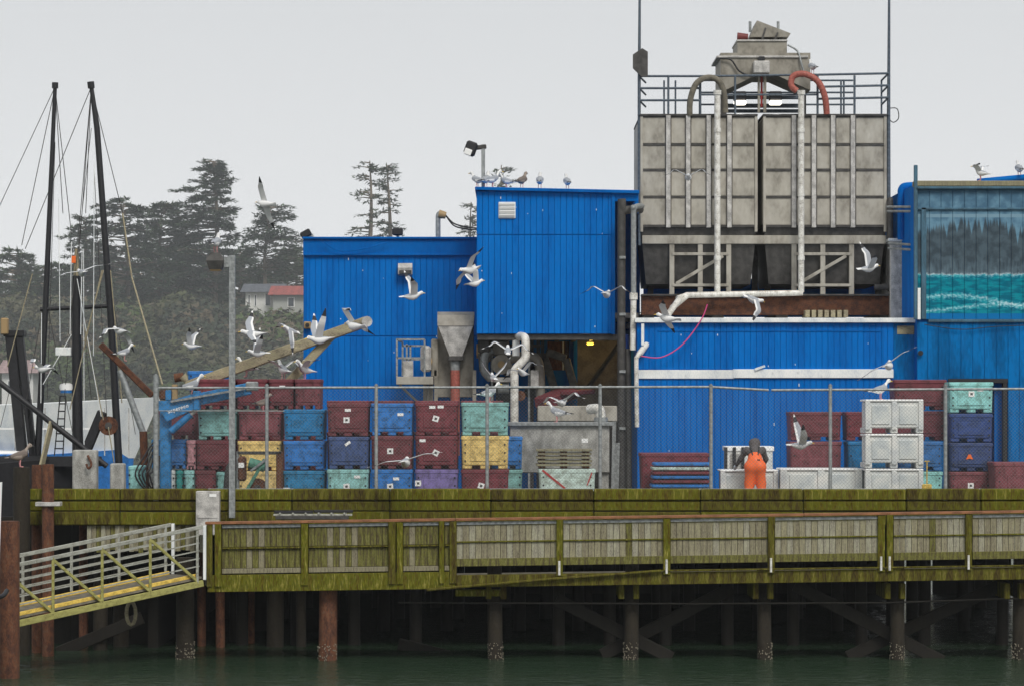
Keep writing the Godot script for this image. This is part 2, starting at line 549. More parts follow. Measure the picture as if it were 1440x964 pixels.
func conifer(called: String, label: String, px: float, top: float, z: float, spread: float, dense: float, bare: float, lean: float, sd: int, tone: Color) -> void:
	rng.seed = sd
	spread *= 1.22 if called == "pine_tree" else 1.42
	var x: float = wx(px, z)
	var y0 := hill(x, z) - 0.3
	var hgt: float = wy(top, z) - y0
	var o := thing(called, label, "tree", Vector3(x, y0, z), "conifers on the bluff")
	var tr := MB.new()
	var line := []
	var rad := []
	for i in 9:
		var t := i / 8.0
		line.append(Vector3(x + lean * t * t * hgt + sin(t * 5.0 + sd) * 0.18, y0 + hgt * t, z))
		rad.append(lerpf(0.42, 0.05, t) * clampf(hgt / 16.0, 0.6, 1.3))
	tr.tube(line, rad, 7)
	var cr := MB.new()
	var count := int(hgt * 11.0 * dense)
	for i in count:
		var t := bare + (1.0 - bare) * pow(rng.randf(), 0.9)
		var p: Vector3 = Vector3(x + lean * t * t * hgt, y0 + hgt * t, z)
		var az := rng.randf() * TAU
		var lump := rng.randf_range(0.5, 1.15) * (0.85 + 0.3 * sin(az + sd))
		var ln := spread * pow(1.0 - t * 0.95, 0.62) * rng.randf_range(0.45, 1.1) * lump * smoothstep(bare - 0.12, bare + 0.18, t) + 0.35
		var dir := Vector3(cos(az), rng.randf_range(-0.12, 0.22), sin(az)).normalized()
		var tip: Vector3 = p + dir * ln + Vector3(0, -0.05 * ln * ln * 0.4, 0)
		tr.tube([p, (p + tip) * 0.5 + Vector3(0, 0.06 * ln, 0), tip], [0.07, 0.045, 0.02], 3, false)
		var sprays := int(6 + ln * 11.0 * dense)
		for s in sprays:
			var f := lerpf(0.22, 1.05, sqrt(rng.randf()))
			var q: Vector3 = p.lerp(tip, f) + Vector3(0, 0.06 * ln * (1.0 - absf(f * 2.0 - 1.0)), 0) + Vector3(rng.randf_range(-0.3, 0.3), rng.randf_range(-0.16, 0.12), rng.randf_range(-0.3, 0.3))
			var g := rng.randf_range(0.7, 1.35)
			cr.col = Color(tone.r * g, tone.g * g, tone.b * g) * 1.25
			for leaf in 3:
				var out := (dir + Vector3(rng.randf_range(-0.9, 0.9), rng.randf_range(-0.45, 0.35), rng.randf_range(-0.9, 0.9))).normalized()
				var side := out.cross(Vector3(rng.randf_range(-0.5, 0.5), 1, rng.randf_range(-0.5, 0.5))).normalized()
				var l := rng.randf_range(0.2, 0.5)
				cr.face(q - side * l * 0.2, q + side * l * 0.2, q + out * l)
	obj("trunk", tr, mats.bark, o)
	obj("crown", cr, mats.foliage, o)

func build_trees() -> void:
	var dk := Color(0.034, 0.06, 0.028)
	var md := Color(0.046, 0.074, 0.03)
	conifer("spruce_tree", "tallest spruce with a ragged pointed top behind the street lamp", 303, 226, -190, 4.6, 1.5, 0.2, -0.01, 11, dk)
	conifer("spruce_tree", "broad dark conifer standing right behind the black boat poles", 178, 280, -186, 5.6, 1.5, 0.12, -0.03, 12, dk)
	conifer("spruce_tree", "flat-topped conifer between the broad one and the tallest spruce", 222, 286, -194, 4.8, 1.4, 0.15, 0.05, 13, md)
	conifer("spruce_tree", "wind-bent cypress reaching towards the blue warehouse corner", 372, 290, -184, 4.8, 1.0, 0.42, 0.05, 14, dk)
	conifer("spruce_tree", "dark spruce filling the gap behind the tallest spruce", 262, 330, -204, 4.6, 1.4, 0.1, 0.0, 15, md)
	conifer("spruce_tree", "thin-crowned conifer left of the black boat poles with drooping top", 122, 306, -188, 3.4, 1.1, 0.15, -0.04, 16, md)
	conifer("spruce_tree", "small rounded conifer at the outer end of the bluff", 24, 352, -196, 4.2, 1.5, 0.05, 0.0, 17, md)
	conifer("spruce_tree", "low bushy conifer between the two black boat poles", 88, 372, -192, 4.0, 1.4, 0.05, 0.0, 18, md)
	conifer("spruce_tree", "low dark conifer beside the red-roofed house", 338, 352, -206, 4.4, 1.4, 0.08, 0.0, 19, dk)
	conifer("spruce_tree", "bushy conifer rising behind the red-roofed house", 405, 350, -214, 4.4, 1.3, 0.06, 0.0, 20, md)
	conifer("spruce_tree", "low conifer growing behind the pair of black poles", 60, 398, -202, 4.6, 1.4, 0.05, 0.0, 21, md)
	conifer("spruce_tree", "dense low conifer under the broad dark conifer", 148, 380, -206, 4.8, 1.4, 0.05, 0.0, 22, dk)
	for k in 17:
		conifer("spruce_tree", "dark conifer in the dense stand at the back of the bluff", -20 + k * 27 + rng.randf_range(-8, 8), 372 + 26 * sin(k * 1.9) + (18 if k < 5 else 0), -214 - (k % 3) * 7, 4.8, 1.15, 0.04, 0.0, 40 + k, dk if k % 2 else md)
	conifer("pine_tree", "thin half-bare pine above the low warehouse roof, bare tip", 519, 226, -176, 2.1, 0.36, 0.42, 0.0, 23, md)
	conifer("pine_tree", "fuller thin pine beside the half-bare one above the roof", 546, 232, -178, 2.1, 0.45, 0.4, 0.0, 24, dk)
	conifer("pine_tree", "pine top showing over the blue overhanging block among roof gulls", 708, 232, -178, 2.4, 0.45, 0.3, 0.0, 25, md)
	conifer("pine_tree", "pine branches showing beside the edge of the overhanging block", 664, 284, -182, 2.2, 0.45, 0.3, 0.0, 26, md)

func house(called: String, label: String, x0: float, x1: float, eave: float, ridge: float, base: float, z: float, wall: Color, roof: Color, wins: Array) -> void:
	var a = at(x0, base, z)
	var b = at(x1, eave, z)
	var r = at(x0, ridge, z)
	var o := thing(called, label, "house", Vector3((a.x + b.x) / 2, a.y, z - 3))
	var h: float = b.y - a.y
	obj("wall", one_box(Vector3((a.x + b.x) / 2, a.y + h / 2 - 1.75, z - 3.0), Vector3(b.x - a.x, h + 3.5, 6.0)), mat("wall_%s" % called + str(x0), wall, 0.8), o)
	var m := MB.new()
	var rise: float = r.y - b.y
	m.prism(PackedVector2Array([Vector2(-3.5, 0), Vector2(3.5, 0), Vector2(0, rise)]), -(b.x - a.x) / 2 - 0.4, (b.x - a.x) / 2 + 0.4, Transform3D(Basis(Vector3.UP, PI / 2), Vector3((a.x + b.x) / 2, b.y, z - 3.0)))
	obj("roof", m, mat("roof_%s" % called + str(x0), roof, 0.85, 0.0, "mottle", Vector3(0.5, 0.5, 0.5)), o)
	for q in wins:
		var f := obj("window", slab(q[0], q[1], q[2], q[3], z + 0.06, 0.14), mats.white_clean, o)
		obj("pane", slab(q[0] + 1.2, q[1] + 1.2, q[2] - 1.2, q[3] - 1.2, z + 0.09, 0.05), mat("house_glass", rgb8(52, 60, 66), 0.1), f)

func build_houses() -> void:
	house("hillside_house", "grey house with a white-framed window and dark roof beside the red roof", 345, 392, 411, 397, 436, -169, rgb8(216, 216, 212), rgb8(98, 102, 110), [[372, 412, 381, 431], [348, 414, 352, 431], [357, 414, 361, 431]])
	house("hillside_house", "low grey house with a faded red roof at the warehouse corner", 384, 436, 415, 400, 436, -167.5, rgb8(170, 172, 166), rgb8(168, 84, 76), [[404, 418, 414, 432]])
	house("hillside_house", "pale low building on the bluff behind the boat poles", 194, 246, 437, 430, 446, -181, rgb8(206, 200, 188), rgb8(196, 190, 178), [])
	house("hillside_house", "white gabled cottage beyond the boats beside the black gantry", 2, 46, 524, 505, 566, -160, rgb8(222, 222, 218), rgb8(176, 150, 148), [[10, 534, 18, 552]])
	house("hillside_house", "grey-roofed house half hidden behind the boat mast", 112, 150, 462, 450, 470, -181, rgb8(170, 174, 176), rgb8(110, 116, 122), [])

# ---------- pier ----------
func build_pier() -> void:
	var o := place("pier")
	obj("deck", one_box(Vector3(6.7, DECK - 0.2, -14.2), Vector3(31.0, 0.4, 24.0)), mats.deck_grey, o)
	obj("deck", one_box(Vector3(-10.4, DECK - 0.2, -3.6), Vector3(3.2, 0.4, 2.8)), mats.deck_grey, o)
	# edge timbers in lengths, two courses and a fascia under them
	var cuts := [40, 168, 292, 410, 548, 690, 835, 985, 1130, 1275, 1380, 1500, 1640]
	for i in cuts.size() - 1:
		for row in [[687, 703, 0.0], [704.2, 718, -0.03], [719, 738, -0.05]]:
			var jit := rng.randf_range(-0.012, 0.012)
			obj("edge_timber", slab(cuts[i] + 0.5, row[0] + rng.randf_range(-0.4, 0.4), cuts[i + 1] - 0.5, row[1], -2.0 + row[2] + jit, 0.3, 0.025), [mats.moss, mats.moss_b][(i + int(row[0])) % 2 if row[0] > 690 else i % 2], o)
	for k in 26:      # boards of the face left of the walkway
		var px := 122 + k * 6.6
		obj("face_board", slab(px, 738.5, px + 6.0, 774 + rng.randf_range(-2, 3), -2.16 - rng.randf() * 0.02, 0.06), [mats.plank_a, mats.plank_b, mats.plank_moss][k % 3], o)
	obj("backing_timber", slab(42, 690, 1640, 736, -2.36, 0.1), mats.shaded_creosote, o)
	# piles: front row under the walkway and rows behind
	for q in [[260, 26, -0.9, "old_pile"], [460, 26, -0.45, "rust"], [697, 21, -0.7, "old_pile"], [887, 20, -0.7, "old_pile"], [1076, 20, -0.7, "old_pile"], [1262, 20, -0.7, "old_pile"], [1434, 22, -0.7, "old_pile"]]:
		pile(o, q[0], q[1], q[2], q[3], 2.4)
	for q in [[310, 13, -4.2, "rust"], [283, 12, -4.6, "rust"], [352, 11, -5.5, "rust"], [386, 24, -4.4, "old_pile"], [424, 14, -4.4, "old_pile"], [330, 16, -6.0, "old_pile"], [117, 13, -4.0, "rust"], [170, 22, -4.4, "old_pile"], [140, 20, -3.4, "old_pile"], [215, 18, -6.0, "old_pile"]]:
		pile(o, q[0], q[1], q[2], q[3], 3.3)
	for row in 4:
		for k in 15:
			pile(o, 250 + k * 88 + rng.randf_range(-20, 20) + row * 30, 17, -5.0 - row * 4.6, "shaded_creosote", 3.3)
	# cross braces and caps
	for q in [[782, 842, 945, 925, -1.1], [1030, 826, 846, 921, -1.3], [1118, 822, 1326, 930, -1.1], [1420, 816, 1192, 924, -1.3], [560, 905, 660, 930, -3.2], [200, 868, 80, 918, -3.2]]:
		obj("brace", one_bar(at(q[0], q[1], q[4]), at(q[2], q[3], q[4]), 0.3, 0.1, 0.015), mats.shaded_creosote, o)
	for px in [700, 887, 1076, 1262, 1430]:
		for d in [-13, 8]:
			obj("cap_beam", slab(px + d - 4, 820, px + d + 4, 842, -0.25, 1.8, 0.015), mats.moss_b, o)
	obj("cap_beam", slab(640, 829, 710, 838, -0.3, 0.3, 0.015), mats.moss, o)
	obj("service_pipe", one_tube([at(560, 847, -0.35), at(980, 848.5, -0.35), at(1250, 847, -0.35), at(1460, 840, -0.35)], 0.022), mats.shaded_creosote, o)
	# shore side: added dark panels block most of the light under the deck
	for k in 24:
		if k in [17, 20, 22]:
			obj("added_dark_panel", one_box(Vector3(-8.4 + k * 1.25 + 0.2, 1.4, -25.6), Vector3(0.7, 3.6, 0.25)), mats.shaded_creosote, o)
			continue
		obj("added_dark_panel", one_box(Vector3(-8.4 + k * 1.25, 1.4, -25.6), Vector3(1.24, 3.6, 0.25)), mats.shaded_creosote, o)
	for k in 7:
		obj("added_dark_panel", one_box(Vector3(-15.6 + k * 1.0, 1.45, -5.4), Vector3(0.99, 3.5, 0.2)), mats.shaded_creosote, o)  # added dark panels that darken the opening below the narrow deck
	obj("added_dark_panel", one_box(Vector3(-8.9, 1.5, -14.0), Vector3(0.25, 3.4, 20.0)), mats.shaded_creosote, o)
	# mooring piles at the left
	var grp := "mooring piles at the pier end"
	for q in [["mooring_pile", "rusty steel pile with a steel band beside the gangway", 67, 17, 652, -1.6, "rust", true], ["mooring_pile", "short wooden pile tucked behind the banded steel pile", 51, 14, 653, -2.6, "rust", false], ["mooring_pile", "wooden pile with a brown gull standing on its flat top", 30, 24, 656, -1.9, "old_pile", false], ["mooring_pile", "thick rust-brown pile standing in front of the gangway", 13, 28, 732, 4.2, "rust", false]]:
		var top = at(q[2], q[4], q[5])
		var r: float = q[3] * (CAM_Z - q[5]) / FOCAL / 2
		var t := thing(q[0], q[1], "pile", Vector3(top.x, -1.5, top.z), grp)
		obj("shaft", one_tube([Vector3(top.x, -1.5, top.z), Vector3(top.x, top.y - 0.02, top.z), Vector3(top.x, top.y, top.z)], [r, r, r * 0.92], 14), mats[q[6]], t)
		if q[7]:
			obj("band", one_box(Vector3(top.x + 0.02, wy(708, -1.6), top.z), Vector3(r * 2 + 0.3, 0.1, r * 2 + 0.12), 0.01), mats.steel_plain, t)
	var rope := []
	for i in 13:
		var a := TAU * i / 12.0
		rope.append(at(184, 862, -0.5) + Vector3(cos(a) * 0.11, sin(a) * 0.27, 0))
	solo("rope_loop", one_tube(rope, 0.045, 7), mats.tan, "pale rope fender loop hanging under the gangway landing", "rope", at(184, 862, -0.5))

func pile(o: Node, px: float, wide: float, z: float, m: String, top: float) -> void:
	var x: float = wx(px, z)
	var r: float = wide * (CAM_Z - z) / FOCAL / 2
	var p := obj("pile", one_tube([Vector3(x, -1.5, z), Vector3(x + rng.randf_range(-0.04, 0.04), top, z)], [r * 1.03, r * 0.97], 12), mats[m], o)
	if z < -1.0:
		return
	var crust := MB.new()      # ragged band of barnacles round the waterline
	for i in 150:
		var a := rng.randf() * TAU
		var y := -0.1 + 0.5 * pow(rng.randf(), 1.4)
		var c := Vector3(x + cos(a) * r * 1.02, y, z + sin(a) * r * 1.02)
		var s := rng.randf_range(0.012, 0.03)
		crust.box(c, Vector3(s, s * 1.3, s), s * 0.3, Basis(Vector3.UP, -a))
	obj("barnacle_crust", crust, mats.barnacle, p).set_meta("kind", "stuff")

# ---------- the lower walkway with its board fence ----------
func cap_y(px: float) -> float: return 733.0 - (px - 290.0) * 0.0139

func build_walkway() -> void:
	var o := place("walkway")
	var strip := func(called, x0, x1, d0, d1, z, deep, m):
		var p = at(x0, cap_y(x0) + (d0 + d1) / 2.0, z - deep / 2.0)
		var q = at(x1, cap_y(x1) + (d0 + d1) / 2.0, z - deep / 2.0)
		obj(called, one_bar(p, q, (d1 - d0) / 60.0, deep, 0.008), m, o)
	strip.call("deck", 292, 1640, 80, 87, -0.3, 1.55, mats.deck_grey)
	var posts := [[294, 8, 0], [306, 9, 0], [428, 10, 0], [551, 10, 0], [562, 9, 1], [621, 7, 1], [637, 10, 1], [787, 9, 1], [938, 10, 1], [1085, 9, 1], [1240, 10, 1], [1252, 9, 1], [1363, 9, 1], [1500, 9, 1]]
	for i in posts.size():
		var q: Array = posts[i]
		var top: float = cap_y(q[0]) + 3.0
		var low: float = cap_y(q[0]) + (92.0 if q[2] == 0 else (84.0 if q[0] > 640 else 92.0))
		obj("post", slab(q[0] - q[1] / 2.0, top, q[0] + q[1] / 2.0, low, 0.1 + (i % 2) * 0.02, 0.16, 0.012), mats.moss if i % 3 else mats.moss_b, o)
		if q[2] == 1 and q[0] > 700:
			obj("pipe_stub", one_tube([at(q[0] - 0.5, cap_y(q[0]) + 62, 0.13), at(q[0] - 0.5, cap_y(q[0]) + 82, 0.13)], 0.028), mats.pvc, o)
	strip.call("top_cap", 289, 640, 0, 3.6, 0.12, 0.3, mats.cap)
	strip.call("top_cap", 640.5, 1130, 0, 3.6, 0.12, 0.3, mats.cap)
	strip.call("top_cap", 1130.5, 1640, 0, 3.6, 0.12, 0.3, mats.cap)
	var bays := [312, 423, 434, 546, 567, 617, 625, 632, 642, 783, 792, 933, 943, 1080, 1090, 1235, 1257, 1358, 1368, 1495]
	for i in range(0, bays.size(), 2):
		var x0: float = bays[i]
		var x1: float = bays[i + 1]
		var left := x0 < 640
		strip.call("metal_strip", x0, x1, 5, 9.5, 0.04, 0.06, mats.galv)
		var count := int(round((x1 - x0) / 8.6))
		var each := (x1 - x0) / count
		for k in count:
			var px := x0 + k * each
			var tone: Material = [mats.plank_a, mats.plank_b, mats.plank_c, mats.plank_a, mats.plank_b, mats.plank_c, mats.plank_c, mats.plank_a, mats.plank_b, mats.plank_c, mats.plank_a, mats.plank_b, mats.plank_moss][rng.randi() % 13] if not left else [mats.plank_moss, mats.plank_moss, mats.plank_moss, mats.plank_b, mats.plank_moss][rng.randi() % 5]
			var zz := 0.0 + rng.randf_range(-0.008, 0.008)
			if left:
				obj("plank", slab(px + 0.25, cap_y(px) + 10, px + each - 0.25, cap_y(px) + 36, zz, 0.03, 0.004), tone, o)
				obj("plank", slab(px + 0.25, cap_y(px) + 39.5 + rng.randf(), px + each - 0.25, cap_y(px) + 66, zz - 0.02, 0.03, 0.004), tone, o)
			else:
				obj("plank", slab(px + 0.25, cap_y(px) + 10, px + each - 0.25, cap_y(px) + 58, zz, 0.03, 0.004), tone, o)
		strip.call("mid_rail", x0, x1, 36.5 if left else 32.5, 39.2 if left else 34.6, 0.045, 0.05, mats.moss if not left else mats.moss_b)
		strip.call("kick_board", x0, x1, 66.5 if left else 57, 73.5 if left else 68, 0.05, 0.05, mats.plank_moss if not left else mats.plank_b)
	for q in [[292, 640, 75, 99], [640.6, 1085, 80, 97], [1085.6, 1640, 80, 97]]:
		strip.call("skirt_beam", q[0], q[1], q[2], q[3], 0.06, 0.16, mats.moss if q[0] < 600 else mats.moss_b)
	strip.call("edge_pipe", 930, 1640, 76.5, 79, 0.13, 0.06, mats.moss_b)
	obj("edge_pipe", one_tube([at(600, 829, 0.14), at(760, 815, 0.14), at(930, cap_y(930) + 78, 0.14)], 0.035), mats.moss_b, o)
	# grey cabinet on the pier face and the bundle lying on the walkway
	var t := thing("utility_cabinet", "grey steel cabinet mounted on the mossy pier edge beside the lamp post", "cabinet", at(291, 733, -1.7))
	obj("body", slab(275, 690, 308, 752, -1.6, 0.35, 0.015), mats.steel_plain, t)
	obj("door", slab(277, 693, 306, 728, -1.585, 0.02, 0.005), mats.steel_plain, t)
	obj("notice", slab(294, 694, 304, 698, -1.575, 0.012), mats.white_clean, t)
	t = thing("ladder_bundle", "dark and silver ladder sections stacked flat on the walkway rail", "ladder", at(440, 728, -0.9))
	obj("side_rail", slab(385, 717.5, 440, 721.5, -0.6, 0.12, 0.01), mats.black, t)
	obj("side_rail", slab(441, 716.5, 496, 720.5, -0.66, 0.12, 0.01), mats.black, t)
	obj("side_rail", slab(384, 722, 495, 725, -0.58, 0.14, 0.01), mats.alu, t)
	obj("side_rail", slab(387, 725.3, 490, 730, -0.56, 0.16, 0.01), mats.steel_dark, t)
	for k in 6:
		obj("rung", one_box(at(395 + k * 18, 721, -0.9), Vector3(0.05, 0.05, 0.7), 0.01), mats.alu, t)

# ---------- gangway ----------
func build_gangway() -> void:
	var hinge := Vector3(wx(286, 0.0), 0, 0.15)
	var t := thing("gangway", "aluminium truss gangway with yellow edges leading down from the walkway", "gangway", Vector3(hinge.x, 2.0, hinge.z))
	var yaw := deg_to_rad(36.0)
	var ax := Vector3(-cos(yaw), 0, sin(yaw))
	var across := Vector3(-sin(yaw), 0, -cos(yaw))
	var L := 6.6
	var drop := 0.155
	var top0 := 3.17
	var deck0 := 2.02
	var P := func(s, side, h): return hinge + ax * s + across * side * 1.5 + Vector3(0, h - s * drop, 0)
	for side in [0.0, 1.0]:
		obj("handrail", one_bar(P.call(0.0, side, top0), P.call(L, side, top0), 0.09, 0.07, 0.01), mats.alu, t)
		obj("bottom_chord", one_bar(P.call(0.0, side, deck0 - 0.17), P.call(L, side, deck0 - 0.17), 0.15, 0.08, 0.01), mats.alu_moss, t)
		obj("yellow_edge", one_bar(P.call(0.1, side * 0.9 + 0.05, deck0 + 0.03), P.call(L, side * 0.9 + 0.05, deck0 + 0.03), 0.09, 0.05, 0.01), mats.yellow_edge, t)
		for k in 5:
			var h := deck0 + 0.25 + k * 0.18
			obj("rail_bar", one_bar(P.call(0.1, side, h), P.call(L, side, h), 0.028, 0.028), mats.alu, t)
		for k in 6:
			var s := 0.15 + k * 1.25
			obj("upright", one_bar(P.call(s, side, deck0 - 0.15), P.call(s, side, top0), 0.08, 0.06, 0.008), mats.alu if k == 0 or side > 0.5 else mats.alu_moss, t)
			if k < 5 and side < 0.5:
				obj("diagonal", one_bar(P.call(s, side, deck0 - 0.1), P.call(s + 1.25, side, top0 - 0.05), 0.07, 0.05, 0.008), mats.alu_moss, t)
		obj("end_plate", one_bar(P.call(-0.05, side, deck0 - 0.1), P.call(-0.05, side, top0 + 0.02), 0.16, 0.07, 0.01), mats.white, t)
	var d := MB.new()
	d.bar(P.call(0.0, 0.5, deck0 - 0.04), P.call(L, 0.5, deck0 - 0.04), 0.05, 1.4)
	obj("tread", d, mats.deck_grey, t)

# ---------- buildings ----------
# a wall front of upright boards between photograph bearings x0..x1 and y0..y1 at depth z
func siding(o: Node, x0: float, x1: float, y0: float, y1: float, z: float, each: float, m: Material, called := "siding_board") -> void:
	var count := int(round((x1 - x0) / each))
	var w := (x1 - x0) / count
	var a = at(0, y0, z)
	var b = at(0, y1, z)
	var size := Vector3(w * (CAM_Z - z) / FOCAL - 0.008, a.y - b.y, 0.03)
	var mesh := one_box(Vector3.ZERO, size, 0.006).mesh()
	for k in count:
		put(called, mesh, m, o, Vector3(wx(x0 + (k + 0.5) * w, z), (a.y + b.y) / 2, z - 0.015 + rng.randf_range(-0.002, 0.002)) - origin[o])

func build_buildings() -> void:
	# low warehouse
	var t := thing("warehouse", "low flat-roofed blue boarded warehouse behind the maroon totes", "building", Vector3(wx(548, -14.0), DECK, -18))
	var x0: float = wx(427, -14.0)
	var top: float = wy(336, -14.0)
	obj("wall", one_box(Vector3((x0 + 0.9) / 2, (DECK + top) / 2, -18.04), Vector3(0.9 - x0 - 0.02, top - DECK, 8.0)), mats.blue, t)
	siding(t, 427, 690, 358, 472, -14.0, 8.3, mats.blue)
	siding(t, 427, 690, 473, 700, -14.0, 8.3, mats.blue)
	obj("fascia", slab(426, 336, 672, 357, -13.94, 0.1, 0.01), mats.blue_trim, t)
	obj("fascia_lip", slab(426, 356, 672, 359.5, -13.9, 0.08, 0.01), mats.blue_trim, t)
	obj("roof_edge", slab(425, 333, 672, 336, -13.86, 8.2, 0.01), mats.blue_trim, t)
	obj("corner_board", slab(426.5, 358, 431, 700, -13.97, 0.06, 0.01), mats.blue_trim, t)
	var wl := thing("wall_light", "boxy pale wall lamp on the low blue warehouse", "wall lamp", at(570, 379, -13.9))
	var m := MB.new()
	m.prism(PackedVector2Array([Vector2(0, -0.17), Vector2(0.22, -0.14), Vector2(0.26, 0.04), Vector2(0.16, 0.17), Vector2(0, 0.17)]), -0.2, 0.2, Transform3D(Basis(Vector3.UP, -PI / 2), at(570, 379, -13.96)))
	obj("housing", m, mats.steel_plain, wl)
	obj("lens", one_box(at(570, 382.5, -13.7) , Vector3(0.34, 0.1, 0.03), 0.01), mats.steel_dark, wl)
	wl = thing("junction_box", "small tan box with a dark lens at the warehouse corner", "junction box", at(430, 457, -13.9))
	obj("body", slab(427, 452, 437, 462, -13.8, 0.16, 0.02), mats.brass, wl)
	obj("lens", one_tube([at(432, 457, -13.81), at(432, 457, -13.76)], 0.06, 12), mats.black, wl)
	for q in [[430, 329, "dark tilted floodlight on the warehouse roof corner"], [559, 326, "dark boxy floodlight on the middle of the low roof edge"]]:
		var f := thing("roof_floodlight", q[2], "floodlight", at(q[0], 334, -14.2), "floodlights on the low roof")
		obj("head", one_box(at(q[0], q[1], -14.2), Vector3(0.3, 0.2, 0.22), 0.03, Basis(Vector3.BACK, 0.5 if q[0] < 500 else 0.0)), mats.black, f)
		obj("bracket", one_bar(at(q[0], q[1] + 2, -14.2), at(q[0], 334, -14.2), 0.05, 0.06), mats.steel_dark, f)
	var cp := thing("conduit_mast", "grey gooseneck conduit with drooping cables on the low roof", "conduit", at(616, 334, -14.6))
	obj("pipe", one_tube(bend([at(616, 334, -14.6), at(616, 306, -14.6), at(618, 300, -14.6), at(624, 300, -14.6)], 4), 0.07), mats.galv, cp)
	obj("weatherhead", one_tube([at(617, 301, -14.6), at(627, 303, -14.6)], [0.13, 0.1], 10), mats.brass, cp)
	for k in 2:
		obj("cable", one_tube(bend([at(627, 303, -14.6), at(638, 314 + k * 3, -14.4), at(655, 319 + k * 3, -14.0), at(672, 321 + k * 2, -13.2)], 5), 0.022, 5), mats.black, cp)
	obj("cable", one_tube(bend([at(455, 340, -13.8), at(475, 352, -13.8), at(505, 351, -13.8), at(545, 341, -13.8)], 5), 0.014, 5), mats.blue_trim, t)

	splashes(t, 432, 668, 340, 520, -13.99, 12)
	# overhanging block
	t = thing("overhanging_block", "tall blue boarded upper block overhanging the machinery bay, gulls on its roof", "building", Vector3(wx(780, -11.0), 7.9, -14))
	var bx0: float = wx(671, -11.0)
	var bx1: float = wx(863, -11.0)
	var by0: float = wy(469, -11.0)
	var by1: float = wy(268, -11.0)
	obj("wall", one_box(Vector3((bx0 + bx1) / 2, (by0 + by1) / 2, -14.05), Vector3(bx1 - bx0 - 0.03, by1 - by0 - 0.02, 6.0)), mats.blue, t)
	siding(t, 670, 864, 269, 329.5, -11.0, 8.3, mats.blue)
	siding(t, 670, 864, 330.5, 469, -11.0, 8.3, mats.blue)
	var rf := MB.new()
	var ra = at(668, 265, -10.9)
	var rb = at(899, 270, -10.9)
	rf.bar(Vector3(ra.x, ra.y, -14.0), Vector3(rb.x, rb.y, -14.0), 0.09, 6.3, Vector3.UP, 0.01)
	obj("roof_edge", rf, mats.blue_trim, t)
	obj("header", slab(864, 271, 898, 283, -11.0, 0.1, 0.01), mats.blue, t)
	obj("header", slab(893, 283, 898, 300, -11.02, 0.1, 0.01), mats.blue, t)
	obj("bay_back", slab(858, 283, 900, 470, -16.0, 0.1), mats.blue, t)
	obj("corner_board", slab(860, 270, 865, 470, -10.95, 0.06, 0.01), mats.blue_trim, t)
	obj("bay_floor", slab(864, 440, 898, 447, -12.0, 4.0), mats.steel_dark, t)
	for q in [[671, 478, 880, -11.1], [671, 476, 880, -13.4]]:
		obj("floor_beam", slab(q[0], 470, q[2], q[1], q[3], 0.2, 0.01), mats.steel_dark, t)
	for k in 8:
		obj("joist", one_box(Vector3(wx(690 + k * 24, -11.0), wy(472.5, -11.0), -13.9), Vector3(0.1, 0.14, 5.2)), mats.steel_dark, t)
	var vt := thing("wall_vent", "square white louvred vent high on the overhanging block", "vent", at(713, 295, -10.97))
	obj("frame", slab(701, 284, 725, 307, -10.96, 0.05, 0.01), mats.white, vt)
	for k in 4:
		obj("slat", one_box(at(713, 287.5 + k * 5.2, -10.92), Vector3(0.42, 0.075, 0.03), 0.006, Basis(Vector3.RIGHT, 0.5)), mats.white_clean, vt)
	var fl := thing("roof_floodlight", "large floodlight with a bright face on a post above the roof gulls", "floodlight", at(679, 262, -11.6))
	obj("post", one_bar(at(679.5, 264, -11.6), at(679.5, 203, -11.6), 0.1, 0.1, 0.01), mats.galv, fl)
	obj("arm", one_bar(at(668, 208, -11.6), at(684, 206, -11.6), 0.12, 0.12, 0.02), mats.steel_dark, fl)
	var tilt := Basis(Vector3.BACK, -0.35)
	obj("head", one_box(at(662, 209, -11.5), Vector3(0.32, 0.38, 0.36), 0.05, tilt), mats.black, fl)
	obj("lens", one_box(at(658, 213.5, -11.3), Vector3(0.2, 0.17, 0.03), 0.02, tilt), mats.white_clean, fl)

	splashes(t, 672, 860, 272, 460, -10.99, 10)
	# walls at the back of the open bay
	t = thing("bay_wall", "blue and grey-brown walls at the back of the open machinery bay", "wall", Vector3(1.5, DECK, -16))
	obj("blue_panel", one_box(Vector3(wx(750, -15.8), 5.8, -15.8), Vector3(3.6, 4.3, 0.2)), mats.blue, t)
	obj("grey_panel", one_box(Vector3(wx(846, -15.0), 5.75, -15.0), Vector3(wx(880, -15.0) - wx(812, -15.0), 4.2, 0.12)), mat("bay_grey", rgb8(120, 112, 102), 0.8, 0.0, "mottle", Vector3(0.5, 0.5, 0.5)), t)
	obj("edge_trim", slab(807, 478, 812, 600, -14.9, 0.1), mats.blue, t)
	obj("opening", slab(770, 480, 800, 520, -15.66, 0.06), mats.rust, t)
	obj("opening_post", slab(791, 480, 793, 520, -15.6, 0.06), mats.white, t)
	obj("brace", one_bar(at(868, 484, -14.8), at(824, 545, -14.8), 0.05, 0.04), mats.black, t)
	var yl := thing("bay_lamp", "lit yellow lamp under the ceiling of the open bay", "lamp", at(830, 481, -13.6))
	obj("shade", one_tube([at(830, 476, -13.6), at(830, 480, -13.6)], [0.05, 0.16], 12), mats.steel_dark, yl)
	obj("glowing_bulb", one_box(at(830, 483, -13.6), Vector3(0.2, 0.07, 0.14), 0.025), mats.lamp_yellow, yl)
	var ol := OmniLight3D.new()
	ol.name = "bay_lamp_light"
	ol.position = Vector3(0, -0.15, 0)
	ol.light_color = Color(1, 0.82, 0.4)
	ol.light_energy = 0.25
	ol.light_size = 0.1
	ol.omni_range = 12
	ol.omni_attenuation = 2.0
	ol.shadow_enabled = true
	yl.add_child(ol)

